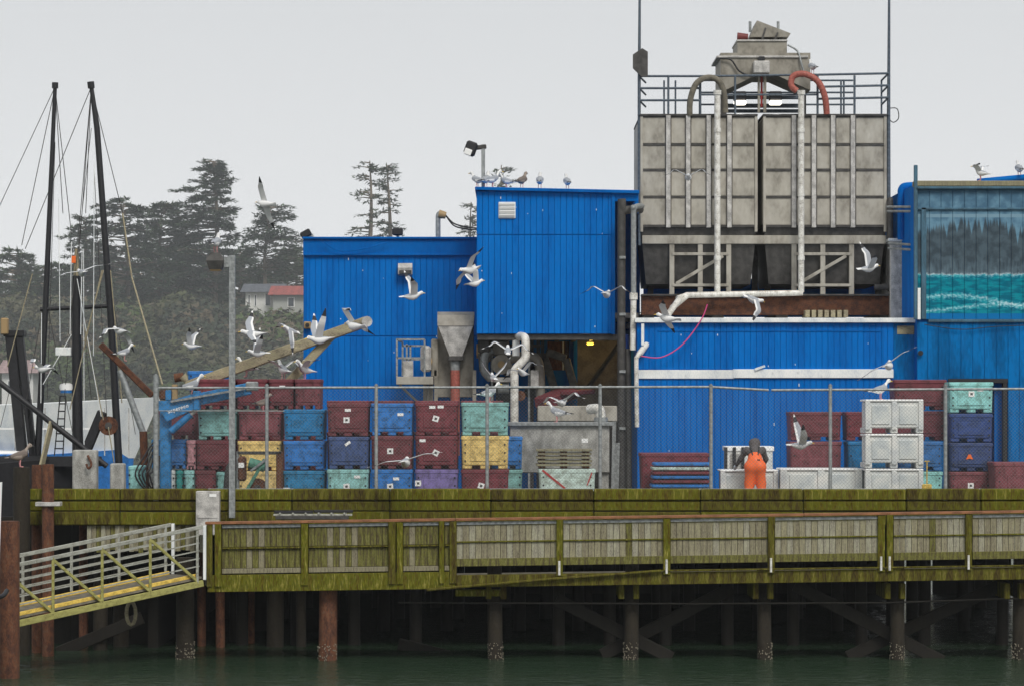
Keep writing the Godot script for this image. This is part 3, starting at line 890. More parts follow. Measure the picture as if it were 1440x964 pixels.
	# processing shed
	t = thing("processing_shed", "long blue boarded shed with white trim carrying the steel tanks", "building", Vector3(wx(1076, -10.0), DECK, -15))
	var sx0: float = wx(896, -10.0)
	var sx1: float = wx(1289, -10.0)
	var st: float = wy(452, -10.0)
	obj("wall", one_box(Vector3((sx0 + sx1) / 2, (DECK + st) / 2, -15.05), Vector3(sx1 - sx0 - 0.02, st - DECK, 10.0)), mats.blue, t)
	siding(t, 896, 1257, 453, 519, -10.0, 8.3, mats.blue)
	siding(t, 896, 1257, 532, 700, -10.0, 8.3, mats.blue)
	siding(t, 1257, 1289, 453, 700, -10.03, 16.0, mats.teal_wall)
	obj("band", slab(896, 519.5, 1033, 532, -9.95, 0.1, 0.01), mats.white, t)
	obj("band", slab(1031, 518.5, 1257, 531, -9.93, 0.1, 0.01), mats.white, t)
	obj("band_splint", one_bar(at(1062, 519, -9.9), at(1076, 514, -9.9), 0.06, 0.04), mats.white, t)
	obj("roof_cap", slab(893, 447, 1296, 453.5, -9.86, 10.4, 0.01), mats.white, t)
	obj("panel_frame", slab(925, 464, 1242, 466, -9.98, 0.03), mats.blue_trim, t)
	obj("panel_frame", slab(1240, 464, 1243, 519, -9.975, 0.03), mats.blue_trim, t)
	obj("bare_patch", slab(1262, 458, 1286, 470, -10.02, 0.02, 0.004), mats.tan, t)
	obj("service_hole", one_tube([at(1295, 496, -9.45), at(1295, 496, -9.40)], 0.07, 12), mats.black, t)
	obj("seam", slab(1061, 533, 1063, 690, -9.97, 0.02), mats.blue_trim, t)

	splashes(t, 898, 1255, 455, 680, -9.99, 14)
	splashes(t, 898, 1255, 519, 531, -9.9, 5)
	# mural building
	t = thing("mural_building", "blue building with a painted ocean mural and dark doorway", "building", Vector3(12.8, DECK, -14))
	var mx0: float = wx(1290, -9.5)
	var mt: float = wy(257, -9.5)
	var dx0: float = wx(1338, -9.5)
	var dx1: float = wx(1412, -9.5)
	var dy: float = wy(536, -9.5)
	obj("wall", one_box(Vector3((mx0 + dx0) / 2, (DECK + mt) / 2, -13.6), Vector3(dx0 - mx0, mt - DECK, 8.0)), mats.blue, t)
	obj("wall", one_box(Vector3((dx1 + 19.0) / 2, (DECK + mt) / 2, -13.6), Vector3(19.0 - dx1, mt - DECK, 8.0)), mats.blue, t)
	obj("wall", one_box(Vector3((dx0 + dx1) / 2, (dy + mt) / 2, -13.6), Vector3(dx1 - dx0, mt - dy, 8.0)), mats.blue, t)
	obj("doorway_back", one_box(Vector3((dx0 + dx1) / 2, (DECK + dy) / 2, -12.4), Vector3(dx1 - dx0, dy - DECK, 0.1)), mats.teal_wall, t)
	obj("door_leaf", slab(1399, 538, 1410, 700, -9.75, 0.06), mats.blue, t)
	for q in [[1334, 532, 1418, 538], [1334, 538, 1339, 700], [1411, 538, 1417, 700]]:
		obj("door_frame", slab(q[0], q[1], q[2], q[3], -9.42, 0.2, 0.01), mats.black, t)
	siding(t, 1290, 1335, 453, 700, -9.5, 15.0, mats.teal_wall)
	siding(t, 1335, 1418, 453, 532, -9.5, 16.4, mats.teal_wall)
	siding(t, 1418, 1640, 453, 700, -9.5, 16.0, mats.teal_wall)
	mural(t)
	obj("ledge", slab(1306, 449, 1640, 453, -9.42, 0.14, 0.01), mats.teal_trim, t)
	obj("parapet", slab(1286, 254, 1640, 262, -9.4, 0.4, 0.02), mats.plank_b, t)
	obj("gutter", slab(1290, 262, 1640, 266, -9.36, 0.16, 0.02), mats.teal_trim, t)
	obj("corner_post", slab(1286, 232, 1291, 449, -9.4, 0.12, 0.01), mats.teal_trim, t)
	obj("inner_trim", slab(1296, 292, 1303, 449, -9.44, 0.06, 0.01), mats.teal_trim, t)
	obj("rail_trim", slab(1291, 292, 1640, 295, -9.44, 0.08, 0.01), mats.teal_trim, t)
	obj("roof_pipe", one_tube([at(1375, 256, -9.9), at(1450, 249, -9.9), at(1640, 247, -9.9)], 0.09), mats.blue_trim, t)
	obj("white_strip", slab(1291, 405, 1295, 449, -9.37, 0.04), mats.white, t)
	obj("cable", one_tube(bend([at(1300, 456, -9.4), at(1350, 463, -9.4), at(1400, 459, -9.4), at(1450, 457, -9.4)], 5), 0.012, 5), mats.black, t)
	# the pale enclosure and pipes between tanks and mural
	t = thing("plant_enclosure", "pale grey metal enclosure between the tanks and the mural building", "enclosure", at(1272, 449, -13.0))
	obj("body", slab(1252, 337, 1300, 449, -12.6, 2.0, 0.02), mats.steel_plain, t)
	obj("cover", slab(1250, 335, 1302, 339, -12.5, 2.2, 0.01), mats.white, t)
	t = thing("vent_pipe", "bright blue pipe looping over the gap beside the mural", "pipe", at(1268, 337, -12.2))
	obj("pipe", one_tube(bend([at(1268, 337, -12.2), at(1268, 280, -12.2), at(1269, 266, -12.2), at(1276, 262, -12.2), at(1300, 262, -12.2)], 4), 0.11, 12), mats.blue_trim, t)
	obj("pump", slab(1278, 298, 1292, 332, -12.1, 0.4, 0.04), mats.blue_trim, t)
	t = thing("conduit_rack", "pair of grey conduits bridging from tank to mural building", "conduit", at(1270, 295, -11.6))
	for q in [[1248, 291, 1296, 291], [1248, 297, 1296, 297], [1250, 342, 1296, 345], [1250, 349, 1296, 352]]:
		obj("conduit", one_tube([at(q[0], q[1], -11.8), at(q[2], q[3], -10.4)], 0.035), mats.galv, t)

# gull droppings splashed on a wall front
func splashes(o: Node, x0: float, x1: float, y0: float, y1: float, z: float, count: int) -> void:
	var m := MB.new()
	for i in count:
		var p = at(rng.randf_range(x0, x1), lerpf(y0, y1, pow(rng.randf(), 1.3)), z + 0.003)
		var w := rng.randf_range(0.01, 0.026)
		var h := w * rng.randf_range(1.0, 4.0)
		m.box(p - Vector3(0, h / 2, 0), Vector3(w, h, 0.006), 0.002)
	obj("droppings", m, mats.white, o).set_meta("kind", "stuff")

# mural: flat paint on the boards
func mural(t: Node) -> void:
	var W := 512
	var H := 512
	var im := Image.create(W, H, false, Image.FORMAT_RGB8)
	var f := FastNoiseLite.new()
	f.seed = 5
	f.frequency = 0.02
	f.fractal_octaves = 4
	var g := FastNoiseLite.new()
	g.seed = 9
	g.frequency = 0.09
	var spikes := []
	var r2 := RandomNumberGenerator.new()
	r2.seed = 3
	for i in 90:
		var cx := r2.randf_range(0, W)
		spikes.append([cx, 0.29 + 0.05 * sin(cx * 0.012 + 2.0) - r2.randf() * 0.035, r2.randf_range(0.007, 0.016)])
	for x in W:
		var edge := 1.0
		for q in spikes:
			edge = minf(edge, q[1] + absf(x - q[0]) * q[2])
		var mist := 0.53 + 0.04 * f.get_noise_1d(x * 0.8)
		var foam1 := 0.655 + 0.012 * f.get_noise_1d(x * 2.0 + 90)
		var foam2 := 0.86 - 0.05 * sin(x * 0.009 + 0.4) + 0.015 * f.get_noise_1d(x * 3.0)
		var foam3 := 0.91 + 0.03 * sin(x * 0.008 + 2.0) + 0.012 * f.get_noise_1d(x * 3.0 + 40)
		for y in H:
			var v := y / float(H)
			var nz := f.get_noise_2d(x, y)
			var c := rgb8(72, 106, 130).lerp(rgb8(104, 142, 164), clampf(v * 3.0 + nz, 0, 1))
			if v > 0.19 and v < 0.215:
				c = rgb8(120, 152, 170)
			if v > edge - 0.02:
				c = c.lerp(rgb8(60, 73, 82).lerp(rgb8(78, 94, 104), clampf(0.5 + nz * 1.5, 0, 1)), clampf((v - edge + 0.02) / 0.035, 0, 1))
			if v > mist:
				var fall := g.get_noise_2d(x * 0.8, y * 0.16)
				c = c.lerp(rgb8(116, 140, 154), clampf((v - mist) * 3.2 + fall * 0.35, 0, 0.85))
			if v > foam1:
				c = rgb8(0, 100, 124).lerp(rgb8(4, 138, 154), clampf(0.5 + f.get_noise_2d(x * 0.7, y * 2.6) * 1.6, 0, 1))
			for fm in [[foam1, 0.014], [foam2, 0.02], [foam3, 0.016]]:
				var dd: float = (v - fm[0]) / fm[1]
				dd = (absf(dd) if dd < 0 else dd * 0.55) + g.get_noise_2d(x * 0.7, y * 1.2) * 0.8
				if dd < 1.0:
					c = c.lerp(rgb8(206, 226, 232), clampf((1.0 - dd) * 0.6, 0, 0.85))
			if v > 0.955:
				c = rgb8(6, 110, 172)
			im.set_pixel(x, y, c)
	texs["mural"] = ImageTexture.create_from_image(im)
	var m := StandardMaterial3D.new()
	m.albedo_texture = texs.mural
	m.roughness = 0.6
	m.metallic_specular = 0.2
	m.resource_name = "mural_paint"
	var z := -9.5
	var u0: float = wx(1291, z)
	var u1: float = 18.6
	var v0: float = wy(266, z)
	var v1: float = wy(449, z)
	var each := 0.31
	var n := int((u1 - u0) / each)
	for k in n:
		var a := u0 + (u1 - u0) * k / n
		var b := u0 + (u1 - u0) * (k + 1) / n - 0.009
		var q := MB.new()
		q.use_uv = true
		q.box(Vector3((a + b) / 2, (v0 + v1) / 2, z - 0.015), Vector3(b - a, v0 - v1, 0.03), 0.005)
		for p in q.v:
			q.uv.append(Vector2((p.x - u0) / 3.6, (v0 - p.y) / (v0 - v1)))
		obj("mural_board", q, m, t)

# ---------- tanks on the shed roof ----------
func build_tank() -> void:
	var z := -13.0
	var t := thing("tank_stand", "steel support frame on rusty beams under the twin tanks", "steel frame", at(1076, 449, -14.5))
	for zz in [-12.8, -16.4]:
		obj("base_beam", slab(902, 416, 1255, 443, zz, 0.3, 0.01), mats.rust_beam, t)
		obj("flange", slab(902, 413.5, 1255, 416, zz + 0.12, 0.54, 0.01), mats.steel_dark, t)
	for px in [912, 1010, 1100, 1180, 1246]:
		obj("footing", slab(px - 8, 440, px + 8, 451, -12.9, 3.9), mats.steel_dark, t)
	for q in [[945, 1025], [1117, 1198]]:
		for zz in [-13.05, -16.4]:
			for px in [q[0], (q[0] + q[1]) / 2.0, q[1]]:
				obj("leg", slab(px - 3.5, 340, px + 3.5, 414, zz, 0.16, 0.01), mats.steel, t)
			for py in [357, 401]:
				obj("crossbar", slab(q[0], py - 2, q[1], py + 2, zz + 0.02, 0.1, 0.008), mats.steel, t)
			obj("diagonal", one_bar(at(q[0] + 6, 399, zz - 0.02), at(q[1] - 8, 360, zz - 0.02), 0.09, 0.08, 0.008), mats.steel, t)
	for q in [[906, 1240, 352], [906, 1240, 372]]:
		obj("crossbar", slab(q[0], q[2] - 1.5, q[1], q[2] + 1.5, -16.3, 0.1), mats.steel_dark, t)
	obj("rear_cladding", slab(905, 392, 1246, 446, -17.3, 0.1), mats.blue, t)
	obj("ring_beam", slab(903, 331, 1247, 343, z - 0.02, 0.2, 0.012), mats.steel, t)
	obj("ring_beam", slab(903, 331, 1247, 343, z - 3.2, 0.2, 0.012), mats.steel, t)
	for px in [915, 1062, 1080, 1236]:
		obj("outer_leg", slab(px - 4, 343, px + 4, 414, -14.6, 0.18), mats.steel_dark, t)
	for q in [["holding_tank", "stainless steel tank above the shed, the one beside the blue overhanging block", 901, 1065, [940, 968, 997, 1026]], ["holding_tank", "stainless steel tank above the shed, the one beside the mural building", 1074, 1247, [1117, 1145, 1172, 1200]]]:
		var k := thing(q[0], q[1], "tank", at((q[2] + q[3]) / 2.0, 331, z - 1.75))
		var a = at(q[2], 163, z)
		var b = at(q[3], 318, z)
		obj("shell", one_box(Vector3((a.x + b.x) / 2, (a.y + b.y) / 2, z - 2.05), Vector3(b.x - a.x - 0.04, a.y - b.y - 0.03, 4.0)), mats.steel, k)
		var hop := MB.new()
		var ring0 := PackedVector3Array([Vector3(a.x, b.y, z - 0.03), Vector3(b.x, b.y, z - 0.03), Vector3(b.x, b.y, z - 4.0), Vector3(a.x, b.y, z - 4.0)])
		var cx: float = (a.x + b.x) / 2
		var ring1 := PackedVector3Array()
		for p in ring0:
			ring1.append(Vector3(cx + (p.x - cx) * 0.9, b.y - 1.6, z - 2.0 + (p.z - z + 2.0) * 0.85))
		hop.loft([ring0, ring1])
		obj("hopper_bottom", hop, mats.steel_dark, k)
		var cols: Array = [q[2]] + q[4] + [q[3]]
		var rows := [163.5, 203, 239, 277, 318]
		for i in cols.size() - 1:
			for j in 4:
				var l: float = cols[i] + (4.0 if i > 0 else 1.0)
				var r: float = cols[i + 1] - (4.0 if i < cols.size() - 2 else 1.0)
				obj("panel", slab(l, rows[j] + 1.4, r, rows[j + 1] - 1.4, z + 0.03 + rng.randf_range(-0.006, 0.006), 0.05, 0.012), mats.steel, k)
		for px in q[4]:
			obj("rib", slab(px - 3.2, 162, px + 3.2, 320, z + 0.13, 0.14, 0.01), mats.steel_plain, k)
		for px in [q[2] + 1.5, q[3] - 1.5]:
			obj("rib", slab(px - 2, 162, px + 2, 326, z + 0.07, 0.1, 0.01), mats.steel, k)
		for j in 5:
			obj("seam_flange", slab(q[2] + 1, rows[j] - 1.2, q[3] - 1, rows[j] + 1.2, z + 0.06, 0.08), mats.steel_dark, k)
		obj("top_plate", slab(q[2] - 1, 160, q[3] + 1, 163, z + 0.1, 4.25, 0.01), mats.steel_dark, k)
		for s in [-1, 1]:
			obj("side_panel", one_box(Vector3((a.x if s < 0 else b.x) + s * 0.0, (a.y + b.y) / 2, z - 2.0), Vector3(0.05, a.y - b.y - 0.1, 3.8), 0.01), mats.steel, k)
	# railing on the tank tops
	t = thing("tank_railing", "blue-grey guard rail round the top of the twin tanks", "railing", at(1075, 160, -14.5))
	var rail := func(p, q, r): obj("rail", one_tube([p, q], r, 6), mats.rail_steel, t)
	var zf := -12.95
	var zb := -16.4
	for py in [107, 124, 141]:
		rail.call(at(899, py, zf), at(985, py, zf), 0.035)
		rail.call(at(1150, py - 2, zf), at(1250, py - 4, zf), 0.035)
		rail.call(at(985, py + 6, zb), at(1200, py + 6, zb), 0.03)
		rail.call(at(899, py, zf), at(908, py + 9, zb), 0.03)
		rail.call(at(1250, py - 4, zf), at(1240, py + 6, zb), 0.03)
	rail.call(at(985, 107, zf), at(1150, 105, zf), 0.035)
	rail.call(at(985, 133, zf), at(1150, 133, zf), 0.03)
	for px in [899, 940, 985, 1034, 1150, 1202, 1250]:
		obj("post", one_tube([at(px, 162, zf), at(px, 106, zf)], 0.035, 6), mats.rail_steel, t)
	for px in [934, 950, 984, 1183, 1187, 1240]:
		obj("post", one_tube([at(px, 162, zb), at(px, 113, zb)], 0.03, 6), mats.rail_steel, t)
	# hopper unit on top
	t = thing("feed_hopper", "stacked grey steel feed hopper with a tilted lid on top of the tanks", "hopper", at(1072, 160, -14.5))
	var m := MB.new()
	var P := func(px, py): var p = at(px, py, -14.5); return Vector2(p.x, p.y)
	m.prism(PackedVector2Array([P.call(1010, 80), P.call(1135, 80), P.call(1135, 132), P.call(1085, 110), P.call(1062, 110), P.call(1010, 135)]), -15.6, -13.5)
	obj("lower_bin", m, mats.steel_grey, t)
	obj("rim", slab(1008, 78, 1137, 81, -13.45, 2.2, 0.01), mats.steel_plain, t)
	obj("upper_bin", slab(1037, 57, 1107, 79, -13.7, 1.7, 0.012), mats.steel_grey, t)
	obj("rim", slab(1036, 55.5, 1108, 58, -13.66, 1.8, 0.01), mats.steel_plain, t)
	m = MB.new()
	m.prism(PackedVector2Array([P.call(1052, 56), P.call(1062, 33), P.call(1109, 51), P.call(1106, 56)]), -15.2, -13.8)
	var lid := obj("lid", m, mats.steel_grey, t)
	for q in [[1077, 39, 1072, 55], [1094, 45.5, 1090, 55]]:
		obj("lid_rib", one_bar(at(q[0], q[1], -13.76), at(q[2], q[3], -13.76), 0.05, 0.04), mats.steel_dark, lid)
	obj("gearbox", slab(1060, 85, 1083, 103, -13.2, 0.4, 0.03), mats.steel_plain, t)
	obj("gearbox_cap", slab(1067, 79, 1076, 85, -13.25, 0.25, 0.02), mats.black, t)
	for q in [[1066, 1069], [1074, 1078]]:
		obj("shaft", slab(q[0], 104, q[1], 158, -13.6, 0.12), mats.steel_grey, t)
	obj("shaft", slab(1070, 104, 1073, 150, -13.7, 0.1), mats.red, t)
	obj("motor", one_tube([at(1037, 51, -14.2), at(1052, 52, -14.2)], [0.11, 0.09], 12), mat("motor_red", rgb8(112, 48, 46), 0.6), t)
	for px in [1055, 1094.5]:
		obj("stack", one_tube([at(px, 45, -14.4), at(px, 30, -14.4)], 0.04, 8), mats.galv, t)
	obj("support", slab(1014, 134, 1022, 161, -13.5, 0.14), mats.steel_dark, t)
	obj("support", slab(1126, 132, 1134, 161, -13.5, 0.14), mats.steel_dark, t)
	for py in [137, 149, 156]:
		obj("cross_beam", slab(1010, py - 2.5, 1125, py + 2, -13.4 - 0.02 * py, 0.16), mats.rail_steel, t)
	obj("cable", one_tube(bend([at(1012, 82, -13.4), at(1028, 84, -13.4), at(1040, 100, -13.4), at(1056, 107, -13.4)], 5), 0.025, 6), mats.black, t)
	obj("cable", one_tube(bend([at(1108, 63, -13.6), at(1122, 72, -13.5), at(1127, 88, -13.4), at(1131, 103, -13.4)], 5), 0.03, 6), mats.galv, t)
	for q in [[1041, "lit floodlight under the feed hopper beside the dark hose"], [1091, "lit floodlight under the feed hopper beside the red hose"]]:
		var f := thing("tank_floodlight", q[1], "floodlight", at(q[0], 140, -13.0))
		obj("head", slab(q[0] - 9, 128, q[0] + 9, 141, -13.0, 0.25, 0.03), mats.black, f)
		obj("glowing_lamp", slab(q[0] - 8.5, 141, q[0] + 8.5, 147, -12.98, 0.2, 0.03), mats.lamp_white, f)
		var sl := SpotLight3D.new()
		sl.name = "floodlight_beam"
		sl.position = Vector3(0, -0.28, 0.02)
		sl.rotation_degrees = Vector3(-80, 0, 0)
		sl.spot_angle = 60
		sl.light_energy = 0.5
		sl.light_size = 0.15
		sl.spot_range = 20
		sl.shadow_enabled = true
		f.add_child(sl)
	t = thing("tank_hose", "dark ribbed hose arching over the railing of the left tank", "hose", at(985, 160, -12.8))
	obj("hose", one_tube(bend([at(970, 162, -12.9), at(971, 140, -12.8), at(979, 118, -12.75), at(994, 109, -12.75), at(1010, 113, -12.8), at(1018, 130, -12.9), at(1020, 158, -13.0)], 5), 0.085, 10), mats.deck_grey, t)
	t = thing("tank_hose", "salmon-red hose arching over the railing beside the feed hopper", "hose", at(1140, 160, -12.8))
	obj("hose", one_tube(bend([at(1163, 160, -12.9), at(1160, 135, -12.8), at(1150, 114, -12.75), at(1132, 104, -12.75), at(1116, 107, -12.8), at(1113, 120, -12.8), at(1121, 128, -12.8)], 5), 0.09, 10), mats.red_hose, t)
	# white down pipes
	t = thing("white_pipework", "white plastic pipes running down the tank fronts and across the roof", "pipe", at(1068, 413, -12.6))
	for px in [1009, 1127]:
		obj("down_pipe", one_tube([at(px, 128, -12.6), at(px, 411, -12.6)], 0.085, 12), mats.pvc, t)
		obj("pipe_cap", one_tube([at(px, 127, -12.6), at(px, 133, -12.6)], 0.11, 12), mats.pvc, t)
		for py in [180, 270, 360]:
			obj("coupling", one_tube([at(px, py, -12.6), at(px, py + 6, -12.6)], 0.1, 12), mats.pvc, t)
	obj("cross_pipe", one_tube([at(1129, 412, -12.6), at(966, 415, -12.4), at(953, 420, -12.2)], 0.08, 12), mats.pvc, t)
	obj("slant_pipe", one_tube([at(966, 416, -12.4), at(945, 433, -12.0)], 0.08, 12), mats.pvc, t)
	obj("slant_pipe", one_tube([at(956, 420, -12.2), at(899, 498, -9.6)], 0.085, 12), mats.pvc, t)
	obj("elbow", one_tube(bend([at(901, 495, -9.6), at(896, 502, -9.5), at(895, 512, -9.5), at(896, 600, -9.5)], 4), 0.06, 10), mats.pvc, t)
	obj("drip_hose", one_tube(bend([at(995, 428, -9.7), at(986, 450, -9.7), at(960, 484, -9.7), at(930, 502, -9.7), at(900, 500, -9.6)], 6), 0.018, 6), mats.pink_hose, t)
	obj("pipe_stay", slab(902, 455, 906, 485, -9.75, 0.05), mats.white, t)
	# whip antennas
	t = thing("antenna_mast", "tall whip mast with a flat grey six-sided panel beside the tanks", "antenna", at(899, 107, -13.0))
	obj("mast", one_tube([at(899, 345, -13.0), at(899, 110, -13.0), at(900, -60, -13.0)], [0.045, 0.045, 0.03], 8), mats.rail_steel, t)
	m = MB.new()
	var hx := PackedVector2Array()
	for q in [[890, 77], [903, 68], [911, 73], [911, 108], [902, 108], [890, 96]]:
		var p = at(q[0], q[1], -12.9)
		hx.append(Vector2(p.x, p.y))
	m.prism(hx, -12.92, -12.82)
	obj("panel", m, mats.steel_dark, t)
	t = thing("antenna_mast", "tall thin whip mast at the tank corner beside the mural", "antenna", at(1250, 160, -13.0))
	obj("mast", one_tube([at(1250, 345, -13.0), at(1250, 160, -13.0), at(1251, -60, -13.0)], [0.06, 0.05, 0.03], 8), mats.rail_steel, t)
	obj("cable_loop", one_tube(bend([at(1252, 152, -13.0), at(1262, 153, -13.0), at(1264, 166, -13.0), at(1257, 172, -13.0), at(1251, 168, -13.0)], 5), 0.014, 5), mats.black, t)
	obj("stand_pipe", one_tube(bend([at(1252, 285, -12.9), at(1252, 290, -12.8), at(1252, 395, -12.8), at(1246, 403, -12.8), at(1230, 404, -12.8)], 4), 0.09, 10), mats.steel_dark, t)
	for q in [["pallet", "wooden pallets lying on the shed roof under the tank frame", 1133, 1195]]:
		var k := thing(q[0], q[1], "pallet", at(1164, 449, -13.2))
		for i in 7:
			obj("board", slab(q[2] + i * 9, 436, q[2] + i * 9 + 6, 446, -12.3, 1.0), mats.tan, k)

# ---------- machinery in the open bay ----------
func build_machinery() -> void:
	var z := -12.6
	var t := thing("fish_hopper", "tall grey steel chute hopper with a red outlet hose", "hopper", at(640, 600, z))
	var ring := func(py, x0, x1, zf, zb):
		return PackedVector3Array([at(x0, py, zf), at(x1, py, zf), Vector3(at(x1, py, zf).x, at(x1, py, zf).y, zb), Vector3(at(x0, py, zf).x, at(x0, py, zf).y, zb)])
	var m := MB.new()
	m.loft([ring.call(458, 615, 666, -11.85, -12.9), ring.call(452, 615, 666, -11.9, -12.9), ring.call(443, 615, 667, -12.1, -12.9), ring.call(438.5, 615, 667, -12.5, -12.9)])
	obj("hood", m, mats.steel_grey, t)
	m = MB.new()
	m.loft([ring.call(458.3, 616, 665, -11.87, -12.9), ring.call(500, 632, 650, -11.95, -12.5)])
	obj("funnel", m, mats.steel_plain, t)
	obj("back_plate", slab(615, 459, 666, 558, -12.5, 0.5, 0.015), mats.steel_grey, t)
	obj("collar", slab(630, 500, 652, 507, -11.9, 0.5, 0.02), mats.steel_dark, t)
	obj("neck", one_tube([at(640, 506, -12.15), at(640, 520, -12.15)], [0.16, 0.13], 12), mats.galv, t)
	obj("outlet_hose", one_tube([at(640, 519, -12.15), at(640, 640, -12.15)], 0.13, 12), mats.red_hose, t)
	for px in [613, 667]:
		obj("leg", slab(px - 2.5, 520, px + 2.5, 705, -12.2, 0.14), mats.steel_grey, t)
	for q in [[606, 520, "bearing"], [670, 505, "bearing"]]:
		obj("bearing", one_tube([at(q[0], q[1] - 12, -12.4), at(q[0] + 8, q[1] - 12, -12.4)], 0.2, 12), mats.brass, t)
	obj("gear_housing", slab(591, 486, 606, 522, -12.0, 0.6, 0.06), mats.steel_plain, t)
	obj("gear_housing", slab(606, 476, 616, 530, -12.2, 0.5, 0.04), mats.steel_grey, t)
	obj("drive_motor", slab(672, 476, 690, 497, -12.1, 0.6, 0.06), mats.steel_dark, t)
	m = MB.new()
	var tri := PackedVector2Array()
	for q in [[672, 497], [694, 497], [690, 506], [674, 522]]:
		var p = at(q[0], q[1], -12.2)
		tri.append(Vector2(p.x, p.y))
	m.prism(tri, -12.7, -12.2)
	obj("side_chute", m, mats.steel_dark, t)
	t = thing("service_platform", "small steel platform with guard rail beside the hopper", "platform", at(583, 600, z))
	obj("floor", slab(557, 529, 609, 540, -11.8, 1.6, 0.01), mats.steel, t)
	for q in [[558, 477, 558, 530, 0.0], [597, 477, 597, 530, 0.0], [566, 481, 566, 528, -1.4], [572, 483, 572, 528, -1.4], [577, 485, 577, 528, -1.4]]:
		obj("post", one_bar(at(q[0], q[1], -11.9 + q[4]), at(q[2], q[3], -11.9 + q[4]), 0.05, 0.05), mats.galv, t)
	for q in [[558, 477, 597, 477, 0.0], [558, 503, 597, 503, 0.0], [566, 486, 600, 486, -1.4], [566, 505, 600, 505, -1.4]]:
		obj("rail", one_bar(at(q[0], q[1], -11.9 + q[4]), at(q[2], q[3], -11.9 + q[4]), 0.05, 0.05), mats.galv, t)
	obj("rail", one_bar(at(558, 477, -11.9), at(566, 481, -13.3), 0.05, 0.05), mats.galv, t)
	obj("back_panel", slab(567, 507, 581, 529, -13.2, 0.05), mats.steel_plain, t)
	for q in [[562, 541, 598, 575], [604, 541, 600, 575]]:
		obj("strut", one_bar(at(q[0], q[1], -12.4), at(q[2], q[3], -12.6), 0.06, 0.06), mats.steel, t)
	for px in [598, 606]:
		obj("leg", slab(px - 3, 540, px + 3, 705, -12.6, 0.16), mats.steel, t)
	# pipes and ducts in the bay
	t = thing("bay_pipe", "fat white zigzag pipe standing in front of the open bay", "pipe", at(725, 700, -10.6))
	obj("riser", one_tube([at(723.5, 700, -10.6), at(723.5, 528, -10.6)], 0.11, 14), mats.pvc, t)
	obj("offset_bend", one_tube(bend([at(723.5, 530, -10.6), at(724, 520, -10.6), at(738, 504, -10.6), at(739, 494, -10.6), at(739, 478, -10.6), at(735, 473, -10.8), at(722, 473, -11.6)], 4), 0.115, 14), mats.pvc, t)
	obj("upper_stub", one_tube([at(725.5, 470, -11.2), at(725.5, 500, -11.2)], 0.1, 14), mats.white, t)
	t = thing("bay_duct", "bent brown ducts rising under the overhanging block", "duct", at(785, 560, -13.5))
	for q in [[[768, 494], [796, 504], [808, 545], [812, 560]], [[764, 498], [772, 520], [780, 548], [784, 560]]]:
		var pts := []
		for p in q:
			pts.append(at(p[0], p[1], -13.5))
		for i in pts.size() - 1:
			obj("duct_run", one_bar(pts[i], pts[i + 1], 0.22, 0.22, 0.02), mats.deck_grey, t)
	t = thing("machinery_skid", "dark steel posts, beams and valves inside the machinery bay", "steel frame", at(740, 700, -13.2))
	for px in [692, 700, 748, 757, 763]:
		obj("post", slab(px - 2.5, 478, px + 2.5, 705, -13.2, 0.14), mats.steel_dark if px < 750 else mats.black, t)
	for q in [[690, 484, 764, 488], [690, 502, 720, 506], [744, 496, 768, 503], [692, 529, 720, 533], [690, 548, 720, 552]]:
		obj("beam", slab(q[0], q[1], q[2], q[3], -13.1, 0.16), mats.steel_dark, t)
	for q in [[704, 512, 0.2], [712, 520, 0.16], [752, 524, 0.22], [708, 556, 0.2], [694, 540, 0.15], [745, 550, 0.18]]:
		obj("valve", one_tube([at(q[0], q[1], -13.0), at(q[0] + 6, q[1] + 1, -12.8)], q[2], 10), mats.steel_dark, t)
	t = thing("blower_unit", "cluster of grey blower housings and ducts between hopper and zigzag pipe", "blower", at(705, 700, -12.9))
	obj("housing", slab(690, 478, 716, 500, -12.4, 0.8, 0.05), mats.steel_grey, t)
	obj("fan_casing", one_tube([at(705, 512, -12.1), at(705, 512, -12.7)], 0.27, 18), mats.steel_grey, t)
	obj("fan_hub", one_tube([at(705, 512, -12.0), at(705, 512, -12.2)], 0.1, 12), mats.brass, t)
	obj("inlet_duct", one_tube(bend([at(690, 492, -12.3), at(682, 500, -12.2), at(681, 520, -12.2), at(690, 532, -12.3)], 4), 0.12, 12), mats.galv, t)
	obj("outlet_duct", one_tube(bend([at(716, 505, -12.3), at(744, 500, -12.4), at(758, 512, -12.4), at(760, 560, -12.4)], 4), 0.13, 12), mats.steel_grey, t)
	obj("tray", slab(690, 530, 722, 537, -12.0, 0.7, 0.02), mats.steel_plain, t)
	obj("control_box", slab(746, 520, 758, 546, -12.0, 0.3, 0.02), mats.steel_plain, t)
	obj("drum", one_tube([at(700, 545, -12.2), at(716, 545, -12.2)], 0.16, 14), mats.galv, t)
	for px in [692, 719, 744]:
		obj("leg", slab(px - 1.5, 500, px + 1.5, 705, -12.3, 0.08), mats.galv, t)
	obj("valve_wheel", one_tube([at(732, 556, -11.8), at(732, 556, -11.9)], 0.14, 14), mats.rust, t)
	t = thing("inclined_conveyor", "maroon inclined conveyor trough in the bay behind the fence", "conveyor", at(785, 570, -11.5))
	obj("trough", one_bar(at(764, 566, -11.5), at(800, 551, -12.5), 0.3, 0.6, 0.03), mats.tote_maroon, t)
	obj("trough", one_bar(at(799, 552, -11.5), at(826, 550, -12.5), 0.14, 0.5, 0.03), mats.tote_maroon, t)
	obj("frame", slab(764, 572, 870, 577, -11.3, 0.5), mats.steel_dark, t)
	t = thing("settling_tank", "long grey concrete-coloured tank behind the pallets", "tank", at(790, 700, -7.6))
	obj("body", slab(717, 598, 857, 664, -6.9, 1.4, 0.02), mats.concrete, t)
